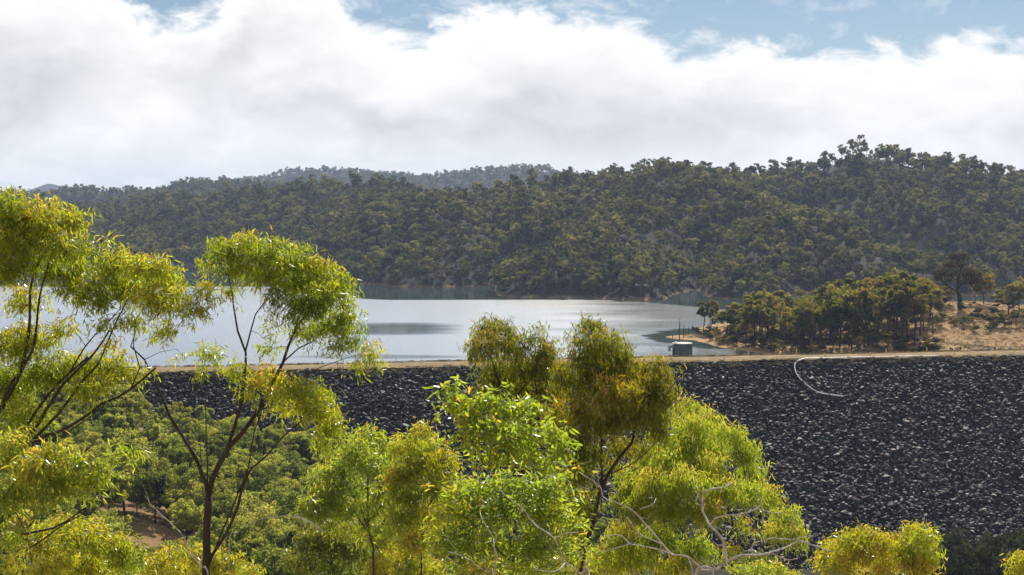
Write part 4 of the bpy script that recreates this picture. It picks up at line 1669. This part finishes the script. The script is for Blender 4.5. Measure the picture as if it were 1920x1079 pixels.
# 2  lower left boughs, brighter and closer
NL += traced_tree('gum_sapling', 'bright green drooping sapling in the lower left corner under the slanting limbs', 22, (-70, 1079), [
    ([(-70, 1090), (-20, 1000), (10, 930), (50, 880), (90, 850)], .03, .008),
    ([(10, 930), (80, 900), (130, 880), (170, 860), (240, 850)], .014, .005),
    ([(-20, 1000), (30, 960), (50, 1000), (60, 1060)], .012, .006),
], [(20, 850, 40, 38), (70, 880, 45, 36), (115, 905, 42, 38), (165, 900, 30, 38), (150, 870, 30, 20, 0, .6), (105, 850, 34, 24, 0, .7), (30, 930, 40, 36), (225, 850, 24, 20, 0, .6), (258, 848, 18, 12, 0, .5),
    (80, 935, 30, 20, 0, .6), (15, 1010, 30, 34, 0, .8), (30, 1060, 34, 26, 0, .6), (195, 885, 16, 26, 0, .7)],
    M_leafB, seed=12, cover=2.7, tone0=.5, leaf=(.15, .024))
# 3  forked tree left of centre
NL += traced_tree('gum_tree', 'forked gum left of centre with a bare dark trunk and a domed gold-green crown', 27, (386, 1120), [
    ([(386, 1100), (388, 1040), (388, 980), (391, 930)], .095, .075),
    ([(391, 932), (385, 905), (368, 860), (340, 815), (318, 780), (305, 745), (285, 705), (270, 675), (245, 650)], .048, .014),
    ([(391, 930), (398, 900), (412, 870), (430, 838), (455, 810), (480, 778), (500, 745), (515, 712), (530, 680), (540, 650), (560, 610), (590, 570)], .06, .014),
    ([(425, 845), (440, 800), (452, 760), (458, 710), (460, 660), (447, 620), (438, 570), (428, 520), (410, 490)], .036, .008),
    ([(460, 660), (470, 620), (480, 590), (500, 560), (515, 520), (530, 480)], .018, .006),
    ([(388, 925), (388, 860), (386, 800), (386, 740), (387, 700), (380, 660)], .016, .007),
    ([(385, 1075), (400, 1040), (425, 1000), (445, 950), (460, 900), (470, 880)], .032, .024),
    ([(470, 880), (500, 855), (530, 820), (560, 795), (590, 765)], .022, .008),
    ([(460, 900), (470, 850), (478, 810), (492, 770), (520, 745)], .018, .007),
    ([(400, 1040), (420, 990), (440, 945), (460, 895)], .018, .014),
    ([(530, 680), (560, 655), (590, 640), (620, 600)], .018, .006),
    ([(515, 712), (560, 712), (600, 690), (640, 675), (680, 662)], .014, .004),
    ([(480, 778), (520, 750), (560, 730), (590, 725)], .014, .005),
    ([(540, 650), (560, 600), (575, 560), (580, 500)], .014, .005),
    ([(245, 650), (255, 620), (262, 590)], .010, .004), ([(270, 675), (300, 660), (330, 655)], .008, .003),
    ([(378, 880), (376, 840), (372, 800), (350, 770), (338, 760)], .010, .004),
], [(385, 500, 14, 16, 0, .7), (380, 545, 24, 18, 0, .6), (420, 475, 34, 26), (460, 462, 30, 22), (500, 475, 40, 28), (550, 490, 40, 28), (595, 512, 34, 26), (635, 535, 26, 26), (440, 510, 34, 28, 0, .8),
    (500, 515, 44, 30), (555, 530, 44, 34), (610, 560, 40, 30), (650, 590, 22, 34), (575, 580, 44, 30), (525, 560, 26, 26, 0, .8), (430, 550, 20, 22, 0, .45), (620, 610, 40, 28), (575, 625, 34, 22, 0, .7),
    (665, 640, 28, 24, 0, .6), (630, 655, 26, 20, 0, .6), (695, 672, 18, 26, 0, .75), (672, 688, 16, 16, 0, .6), (520, 600, 18, 26, 0, .4), (505, 650, 22, 26, 0, .35), (395, 668, 24, 18, 0, .7), (450, 700, 26, 24, 0, .6),
    (500, 715, 40, 26, 0, .8), (550, 735, 44, 26), (590, 770, 36, 30), (620, 800, 24, 34), (530, 770, 24, 20, 0, .6), (470, 740, 24, 18, 0, .5), (600, 745, 30, 18, 0, .7), (345, 672, 10, 14, 0, .4), (375, 705, 14, 14, 0, .5),
    (610, 840, 18, 22, 0, .6)],
    M_leafA, seed=21, cover=2.9, tone0=.36, top_tone=.45)
# 4, 5  the two crowns right of centre
NL += traced_tree('gum_tree', 'tall olive-gold gum in the middle with an orange-tipped peak and leaning dark trunk', 29, (1085, 1120), [
    ([(1085, 1100), (1098, 1030), (1112, 980), (1125, 925), (1140, 890), (1160, 860), (1185, 830), (1192, 800), (1200, 770)], .075, .025),
    ([(1128, 920), (1128, 860), (1127, 800), (1126, 740), (1118, 680), (1112, 630)], .028, .008),
    ([(1160, 860), (1140, 800), (1130, 760)], .014, .006), ([(1192, 800), (1215, 760), (1235, 720)], .014, .006),
    ([(1140, 890), (1180, 875), (1210, 850), (1240, 820)], .014, .006), ([(1127, 800), (1095, 770), (1075, 740)], .012, .005),
], [(1108, 618, 34, 20), (1130, 645, 44, 30), (1160, 665, 34, 26), (1095, 670, 34, 30), (1135, 695, 50, 34), (1185, 705, 44, 30), (1230, 700, 30, 28), (1215, 735, 44, 34), (1150, 745, 56, 38), (1095, 725, 36, 34),
    (1190, 780, 50, 34), (1130, 795, 50, 30), (1090, 780, 34, 36), (1080, 830, 30, 34, 0, .8), (1225, 780, 34, 30), (1110, 850, 30, 30, 0, .7), (1075, 640, 14, 14, 0, .6), (1085, 890, 30, 34, 0, .8), (1105, 950, 26, 34, 0, .7), (1080, 990, 26, 30, 0, .7), (1165, 840, 30, 24, .5, .6), (1240, 750, 30, 34, 0, .8), (1235, 810, 30, 28, .4, .7), (1040, 780, 24, 30, .3, .7), (1055, 710, 24, 26, 0, .8), (1062, 850, 26, 34, 0, .8), (1060, 930, 24, 34, 0, .7), (1150, 880, 22, 20, 1, .5), (1200, 845, 30, 22, .8, .6)],
    M_leafC, seed=31, cover=2.6, tone0=.34, top_tone=.42, hang=1.2)
NL += traced_tree('gum_tree', 'olive-gold twin crowned gum left of the tall middle peak, in front of the crest', 31, (960, 1150), [
    ([(960, 1120), (965, 1000), (975, 900), (965, 830), (950, 760), (930, 700), (915, 650)], .06, .01),
    ([(975, 900), (1000, 830), (1010, 760), (1000, 700), (1005, 650)], .035, .008), ([(950, 760), (985, 720), (960, 660), (945, 620)], .02, .006),
], [(905, 622, 24, 22, 0, .8), (940, 618, 28, 20, 0, .8), (925, 650, 44, 30), (890, 660, 18, 28, 0, .8), (965, 650, 30, 28), (1005, 635, 26, 20, 0, .7), (1020, 660, 28, 26), (990, 690, 44, 30), (935, 700, 44, 34),
    (1030, 700, 30, 34), (970, 740, 50, 36), (1035, 750, 34, 34), (910, 745, 26, 30, 0, .8), (1000, 790, 44, 34, 0, .8), (1045, 800, 28, 34, 0, .8)],
    M_leafC, seed=32, cover=2.5, tone0=.36, top_tone=.42, hang=1.1)
# 6  broad-leafed sapling in front
NL += traced_tree('gum_sapling', 'broad-leafed light green sapling in front of the twin crowned gum', 19, (915, 1120), [
    ([(915, 1100), (922, 1000), (926, 930), (928, 880), (945, 830), (965, 790)], .026, .006),
    ([(926, 930), (960, 880), (1000, 840), (1030, 810)], .014, .005), ([(926, 900), (890, 840), (865, 790), (850, 740)], .014, .005),
], [(848, 738, 22, 20, 0, .8), (835, 765, 18, 18, 0, .7), (870, 770, 30, 26), (920, 765, 36, 28), (960, 780, 40, 30), (905, 810, 44, 30), (970, 830, 50, 34), (1030, 820, 34, 30), (1055, 850, 26, 26, 0, .8), (1000, 770, 26, 24, 0, .7),
    (925, 860, 44, 28, 0, .8), (1000, 870, 44, 26, 0, .8), (860, 820, 26, 24, 0, .7), (1055, 900, 30, 26, 0, .6)],
    M_leafB, seed=41, cover=2.6, leaf=(.12, .034), tone0=.42, spray=9, hang=.5)
# 7  bright green weeping mound, right of centre
NL += traced_tree('weeping_tree', 'large bright green weeping tree sloping down in front of the dark boulders', 34, (1290, 1130), [
    ([(1290, 1110), (1270, 1050), (1255, 1000), (1240, 950), (1225, 900), (1215, 850)], .07, .02),
    ([(1270, 1050), (1320, 1000), (1370, 950), (1400, 900), (1380, 850)], .05, .012), ([(1255, 1000), (1300, 940), (1330, 880), (1320, 820)], .04, .012),
    ([(1370, 950), (1430, 930), (1470, 940)], .02, .008), ([(1240, 950), (1300, 890), (1340, 830), (1330, 790)], .024, .008), ([(1290, 1060), (1220, 1010), (1190, 960), (1185, 900)], .03, .01),
], [(1290, 768, 26, 19), (1335, 790, 24, 18), (1370, 815, 29, 19), (1300, 800, 38, 24), (1345, 840, 38, 27), (1395, 850, 29, 27), (1410, 890, 29, 27), (1290, 840, 38, 27, -1.5), (1255, 870, 34, 24, -2), (1330, 880, 38, 27, -2),
    (1225, 910, 38, 27, -2.5), (1285, 910, 43, 29, -3), (1355, 920, 38, 27, -2.5), (1440, 935, 29, 27), (1400, 930, 29, 27, -1), (1470, 975, 29, 27), (1492, 1010, 19, 27, 0, .9), (1200, 960, 34, 27, -2.5), (1260, 960, 43, 27, -3),
    (1330, 965, 38, 24, -3), (1450, 1000, 26, 22, 0, .7), (1215, 865, 30, 26, -1), (1245, 830, 32, 26, -1), (1185, 900, 28, 26, -1.5), (1175, 940, 26, 28, -2), (1195, 1050, 40, 26, -2), (1140, 1050, 36, 26, -2, .7), (1230, 1010, 43, 27, -2), (1300, 1030, 43, 27, -2), (1370, 1040, 26, 16, -1, .5), (1170, 1010, 31, 27, -2), (1265, 1065, 43, 19, -2), (1395, 985, 21, 16, -1, .5)],
    M_leafB, seed=51, cover=2.8, tone0=.44, top_tone=.55, hang=1.3, zdepth=2)
# 8  low green shrub in the middle foreground
NL += traced_tree('leafy_shrub', 'vivid green glossy shrub at the bottom middle behind the pale dead twigs', 17, (960, 1110), [
    ([(960, 1110), (960, 1040), (950, 980), (940, 940)], .022, .006), ([(960, 1060), (1010, 1000), (1040, 950)], .014, .005), ([(955, 1050), (900, 1000), (870, 960)], .014, .005),
], [(900, 930, 44, 26), (960, 920, 50, 26), (1020, 925, 44, 26), (870, 970, 44, 30), (940, 970, 54, 30), (1010, 970, 50, 30), (1060, 980, 34, 30, 0, .8), (860, 1025, 44, 34), (930, 1030, 54, 34), (1010, 1030, 50, 34), (1065, 1050, 34, 30, 0, .8),
    (840, 940, 30, 20, 0, .7), (900, 1070, 54, 20), (1000, 1075, 50, 18)],
    M_leafB, seed=61, cover=2.6, leaf=(.095, .022), tone0=.36, top_tone=.3, spray=11, hang=.25)
# mid-distance trees, D 45-100
MID = [
    (62, (685, 1010), 'domed bright green gum with dark spreading stems right of the forked tree', M_leafB, .45,
     [([(700, 1030), (690, 990), (675, 950), (650, 910), (635, 880)], .08, .03), ([(690, 990), (690, 930), (690, 880), (685, 850)], .05, .02), ([(690, 980), (720, 940), (735, 900), (730, 860)], .05, .02), ([(692, 1000), (665, 960), (640, 930), (625, 900)], .045, .02), ([(695, 1010), (725, 970), (750, 940), (760, 900)], .045, .02)],
     [(690, 822, 34, 20), (665, 845, 34, 24), (715, 845, 34, 26), (690, 870, 50, 26), (645, 880, 26, 24), (740, 880, 22, 30), (620, 900, 30, 30), (690, 955, 40, 26, 0, .6), (700, 990, 40, 22, 0, .5), (740, 1000, 30, 22, 0, .6), (650, 1000, 30, 22, 0, .6), (610, 940, 34, 34), (660, 915, 34, 20, 0, .7), (590, 960, 30, 30), (640, 960, 30, 26, 0, .8), (720, 930, 30, 26, 0, .8), (750, 960, 26, 26, 0, .7)]),
    (50, (790, 1060), 'yellow-tipped leafy gum just left of the broad-leafed sapling', M_leafA, .55,
     [([(790, 1060), (792, 980), (800, 920), (790, 870)], .06, .02), ([(792, 980), (760, 930), (750, 890)], .04, .015), ([(795, 960), (830, 910), (845, 870)], .04, .015)],
     [(785, 815, 26, 20, 0, .8), (760, 840, 30, 22), (805, 845, 34, 26), (830, 870, 30, 26), (770, 880, 40, 28), (820, 915, 44, 30), (760, 930, 40, 30), (800, 960, 50, 30), (740, 900, 20, 20), (845, 960, 26, 30), (760, 975, 34, 26), (820, 1010, 44, 30), (775, 1020, 34, 26), (850, 1020, 30, 30)]),
    (75, (740, 1110), 'yellowish rounded gum low down between the stemmed gum and the vivid shrub', M_leafA, .6,
     [([(740, 1110), (735, 1060), (730, 1010)], .07, .03), ([(735, 1060), (700, 1020), (690, 1000)], .04, .02)],
     [(720, 1005, 34, 20), (690, 1025, 30, 20), (745, 1030, 40, 24), (710, 1055, 50, 26), (770, 1060, 40, 24), (790, 1020, 34, 26, 0, .8), (800, 1070, 40, 20)]),
    (70, (620, 1110), 'shadowy dark green tree at the bottom between the forked tree and the rounded gum', M_leafC, .3,
     [([(625, 1110), (622, 1060), (618, 1010)], .07, .03), ([(622, 1060), (590, 1030)], .03, .015), ([(620, 1050), (660, 1020)], .03, .015)],
     [(620, 990, 36, 20), (585, 1010, 34, 20), (655, 1010, 30, 20), (610, 1025, 54, 24), (660, 1040, 34, 22), (570, 1050, 36, 24), (620, 1065, 54, 20, 0, .7)]),
    (38, (140, 1120), 'golden spreading gum at the bottom left behind the drooping sapling', M_leafA, .55,
     [([(140, 1120), (138, 1080), (130, 1040), (120, 1010)], .05, .02), ([(138, 1080), (170, 1040), (200, 1010)], .03, .012), ([(138, 1070), (90, 1040), (70, 1020)], .03, .012)],
     [(130, 990, 44, 18), (180, 1000, 34, 20), (90, 1000, 34, 20), (140, 1020, 60, 24), (210, 1030, 34, 24), (80, 1035, 34, 24), (240, 1055, 30, 24), (150, 1060, 60, 26), (190, 1070, 50, 20), (90, 1070, 40, 20)]),
    (46, (350, 1130), 'yellow crowned gum along the bottom edge behind the forked trunk', M_leafA, .66,
     [([(350, 1130), (350, 1080), (345, 1050)], .05, .02), ([(350, 1090), (390, 1060)], .03, .012)],
     [(320, 1050, 30, 16), (350, 1040, 34, 18), (390, 1050, 34, 18), (430, 1058, 34, 18), (330, 1070, 44, 18), (400, 1075, 50, 18), (460, 1075, 30, 14), (285, 1066, 26, 16)]),
    (58, (1600, 1150), 'yellow gum at the bottom right, left one of a pair', M_leafA, .68,
     [([(1600, 1140), (1605, 1090), (1600, 1050)], .07, .03), ([(1605, 1090), (1570, 1060), (1555, 1040)], .04, .015), ([(1605, 1090), (1650, 1060), (1655, 1040)], .04, .015)],
     [(1625, 1005, 30, 16), (1595, 1018, 34, 18), (1655, 1020, 30, 18), (1565, 1035, 30, 18), (1610, 1042, 50, 22), (1665, 1048, 30, 24), (1570, 1064, 40, 20), (1640, 1070, 50, 18), (1545, 1055, 18, 22, 0, .7)]),
    (56, (1715, 1150), 'yellow gum at the bottom right, taller slim one of a pair', M_leafA, .66,
     [([(1715, 1140), (1714, 1090), (1712, 1040), (1715, 1010)], .06, .02), ([(1714, 1080), (1735, 1050), (1745, 1030)], .03, .012)],
     [(1712, 995, 24, 12), (1738, 995, 18, 12, 0, .8), (1700, 1012, 26, 18), (1735, 1015, 24, 20), (1715, 1035, 36, 22), (1745, 1045, 16, 24, 0, .8), (1690, 1045, 20, 18), (1720, 1065, 30, 20)]),
    (60, (1920, 1150), 'yellow-green tree cut off at the bottom right corner', M_leafA, .62,
     [([(1935, 1140), (1930, 1080), (1925, 1060)], .06, .02)],
     [(1915, 1052, 18, 14), (1935, 1060, 26, 20), (1905, 1074, 24, 12), (1940, 1080, 30, 20)]),
    (64, (1440, 1140), 'low yellow-green bush on the bottom edge under the dead branches', M_leafB, .7,
     [([(1440, 1140), (1438, 1100), (1432, 1078)], .05, .02)],
     [(1420, 1068, 30, 12), (1450, 1070, 30, 12), (1390, 1072, 24, 10), (1480, 1078, 26, 8)]),
    (110, (1425, 1120), 'small dull green bush beneath the weeping tree, among the boulders', M_leafC, .2,
     [([(1430, 1110), (1428, 1070), (1425, 1055)], .07, .03)],
     [(1425, 1048, 22, 10), (1410, 1060, 20, 10), (1445, 1060, 20, 12)]),
    (40, (1180, 1130), 'mid green leafy gum filling the gap right of the vivid shrub', M_leafC, .45,
     [([(1180, 1130), (1160, 1080), (1130, 1040)], .05, .02), ([(1170, 1100), (1120, 1080), (1090, 1060)], .03, .015)],
     [(1150, 1060, 34, 22, 0, .7), (1100, 1065, 40, 20, 0, .7), (1085, 960, 20, 40, 0, .5), (1050, 930, 20, 26, 0, .6)]),
]
for k, (D, root, lab, mat, tn, limbs, cl) in enumerate(MID):
    limbs = [(a_, b_ * .5, c_ * .45) for a_, b_, c_ in limbs]
    sc_ = D / 27
    NL += traced_tree('gum_tree', lab, D, root, limbs, cl, mat, seed=80 + k, cover=2.8, leaf=(.14 * sc_ ** .62, .024 * sc_ ** .7), tone0=tn - .08, top_tone=.4, spray=12, hang=.8,
                      spread=1.0, tip_len=.3 * sc_ ** .7)
print('near leaves', NL)

# ---------------------------------------------------------------- bleached dead branches across the foreground
DEAD = [
    ('bleached dead branches reaching up in the lower right foreground against the weeping tree', 21, [
        ([(1300, 1100), (1345, 1068), (1380, 1045), (1430, 1040), (1480, 1025), (1500, 1015), (1560, 1035)], .035, .008, 'trunk'),
        ([(1362, 1055), (1358, 1020), (1350, 1005), (1330, 985), (1320, 960), (1316, 930), (1330, 918), (1360, 913), (1375, 905)], .020, .008, 'branch'),
        ([(1330, 985), (1350, 970), (1400, 962), (1425, 950), (1432, 930)], .010, .005, 'branch'),
        ([(1420, 955), (1450, 962), (1468, 960)], .006, .003, 'branch'), ([(1316, 945), (1305, 920), (1300, 895)], .008, .003, 'branch'),
        ([(1316, 950), (1304, 940), (1310, 925)], .006, .003, 'branch'), ([(1430, 1040), (1408, 1030), (1415, 1018), (1450, 1010), (1490, 1012), (1520, 1004)], .010, .004, 'branch'),
        ([(1450, 1040), (1480, 1050), (1500, 1045)], .007, .003, 'branch')]),
    ('long bleached dead branch arching from the tall middle trunk down to the bottom edge', 20, [
        ([(1340, 1110), (1318, 1070), (1290, 1045), (1262, 1040), (1240, 1020), (1200, 970), (1180, 955), (1150, 940), (1130, 932), (1127, 915), (1110, 900), (1085, 885)], .020, .006, 'trunk'),
        ([(1240, 1020), (1205, 1005), (1185, 985), (1175, 970)], .009, .004, 'branch'), ([(1262, 1040), (1230, 1030), (1195, 1022), (1180, 1020), (1165, 1005), (1130, 1005)], .010, .004, 'branch'),
        ([(1290, 1045), (1298, 1075), (1306, 1100)], .010, .006, 'branch'), ([(1200, 955), (1220, 950), (1230, 935)], .006, .003, 'branch'), ([(1180, 1020), (1150, 1030), (1125, 1035)], .007, .003, 'branch')]),
    ('pale dead twiggy branch crossing the vivid green shrub at the bottom middle', 15.5, [
        ([(1110, 1110), (1092, 1078), (1060, 1055), (1040, 1010), (1010, 990), (985, 960), (960, 940), (935, 915)], .014, .004, 'trunk'),
        ([(1092, 1078), (1098, 1060), (1110, 1050)], .009, .004, 'branch'), ([(1060, 1055), (1040, 1075), (1010, 1070), (1000, 1060)], .008, .003, 'branch'),
        ([(1040, 1010), (1060, 1000), (1085, 998)], .006, .003, 'branch')]),
    ('small forked bleached branch at the bottom, left of the vivid shrub centre', 15.5, [
        ([(930, 1110), (915, 1075), (895, 1062), (870, 1045), (840, 1035)], .010, .004, 'trunk'), ([(915, 1075), (908, 1060), (912, 1045)], .006, .003, 'branch'), ([(925, 1010), (915, 990), (905, 975), (900, 960)], .006, .003, 'branch'),
        ([(925, 1100), (930, 1060), (925, 1010)], .007, .005, 'branch')]),
    ('thin curved grey dead branch left of the forked trunk', 25, [
        ([(392, 1100), (375, 1062), (355, 1035), (345, 1010), (320, 980), (290, 955), (272, 930)], .016, .006, 'trunk')]),
    ('thin grey arching twig right of the forked trunk', 25, [
        ([(430, 1040), (445, 1000), (470, 980), (510, 970), (550, 968), (580, 980), (610, 1000)], .010, .004, 'trunk'), ([(550, 968), (575, 975), (600, 990)], .005, .003, 'branch')]),
]
for lab, D, brs in DEAD:
    root = P(brs[0][0][0][0], brs[0][0][0][1], D)
    gzr = float(ground_z(root[0], D))
    T = thing('dead_branch', lab, 'dead branch', (float(root[0]), float(D), gzr), None)
    org = np.array([root[0], D, gzr])
    for k, (pts_, r0, r1, nm) in enumerate(brs):
        pw = [P(a[0], a[1], D + .15 * math.sin(j * 1.7 + k)) for j, a in enumerate(pts_)]
        if k == 0:
            pw = [np.array([root[0], D, gzr - .2])] + pw
        pw = spline(pw, .10)
        pw[1:-1] += np.random.default_rng(k).normal(0, .006, (len(pw) - 2, 3))
        g = Geo()
        g.tube(pw - org, np.linspace(r0, r1, len(pw)) * 1.15, 7)
        link(nm, g.mesh(nm, [M_dead], True), T)
        rr_ = np.random.default_rng(k + 50)
        g = Geo()
        for j in range(3, len(pw) - 2, 4):
            a = pw[j]
            v_ = unit(rr_.normal(size=3) * [1, .5, 1]) * rr_.uniform(.15, .45)
            m_ = a + v_ * .5 + rr_.normal(0, .03, 3)
            g.tube(np.array([a, m_, a + v_ + [0, 0, .04]]) - org, [r1 * .8, r1 * .6, r1 * .3], 4)
        if g.n:
            link('twigs', g.mesh('twigs', [M_dead]), T, kind='stuff')

# ---------------------------------------------------------------- lone big tree on the knoll
D = 500
for Dt in np.arange(425, 560, 1.0):
    p_ = P(1799, 576, Dt)
    if p_[2] <= float(ground_z(p_[0], Dt)):
        D = Dt
        break
traced_tree('lone_tree', 'large dark spreading lone tree with a thick bent trunk on the grassy knoll', D, (1799, 576), [
    ([(1799, 578), (1800, 565), (1799, 555), (1796, 548)], .048, .036),
    ([(1796, 548), (1785, 542), (1775, 535), (1768, 528), (1764, 518)], .024, .008), ([(1796, 548), (1797, 535), (1797, 520), (1800, 505), (1806, 492), (1808, 482)], .028, .007),
    ([(1797, 540), (1806, 530), (1815, 522), (1825, 515)], .019, .006), ([(1775, 535), (1770, 520), (1778, 505), (1785, 490)], .010, .004),
], [(1792, 482, 16, 8, 0, .9), (1806, 482, 12, 7, 0, .9), (1780, 498, 14, 8), (1800, 498, 14, 8, 0, .7), (1764, 512, 14, 10, 0, .9), (1785, 514, 14, 8, 0, .6), (1757, 522, 10, 8, 0, .8), (1812, 512, 12, 10), (1828, 514, 14, 9), (1775, 525, 12, 7, 0, .5),
    (1805, 528, 16, 9, 0, .8), (1820, 528, 14, 9, 0, .8), (1835, 522, 9, 8, 0, .8)],
    M_leafL, leaf=(.75, .30), cover=2.6, seed=71, tone0=.55, top_tone=.3, spray=8, hang=.4, tip_len=1.0, spread=.35, zdepth=.2, twig_r=.0022)

# ---------------------------------------------------------------- air
M_haze = bpy.data.materials.new('haze')
M_haze.use_nodes = True
t = NT(M_haze.node_tree)
t.n.clear()
out = t.node('ShaderNodeOutputMaterial')
pv = t.node('ShaderNodeVolumePrincipled')
pv.inputs['Color'].default_value = (0.54, 0.68, 1.0, 1)
pv.inputs['Density'].default_value = 0.78e-4
pv.inputs['Anisotropy'].default_value = 0.2
t.l.new(pv.outputs[0], out.inputs['Volume'])
zmin, zmax = float(ZZ.min()) - 1.5, float(ZZ.max()) + 22
g = Geo()
g.box((0, 2600, (zmin + zmax) / 2), (16000, 6200, zmax - zmin))
hz = link('haze', g.mesh('haze', [M_haze]), kind='stuff')

# ---------------------------------------------------------------- where look and surroundings do not tell two apart, say which by its place
by = {}
for o in COL.objects:
    if o.parent is None and o.get('group') and o.get('category') in ('tree', 'shrub'):
        by.setdefault(o['label'], []).append(o)
NUM = ['', '', 'two', 'three', 'four', 'five', 'six', 'seven', 'eight']
ORD = ['', 'second', 'third', 'fourth', 'fifth', 'sixth', 'seventh']
for lab, os_ in by.items():
    n = len(os_)
    if 2 <= n <= 8:
        os_.sort(key=lambda q: project([tuple(q.location)])[0][0])
        for i, q in enumerate(os_):
            if n == 2:
                e = ('left', 'right')[i] + ' one'
            elif i == 0:
                e = 'leftmost of ' + NUM[n]
            elif i == n - 1:
                e = 'rightmost of ' + NUM[n]
            elif n == 3:
                e = 'middle one'
            else:
                e = ORD[i] + ' from left'
            q['label'] = lab + ', ' + e
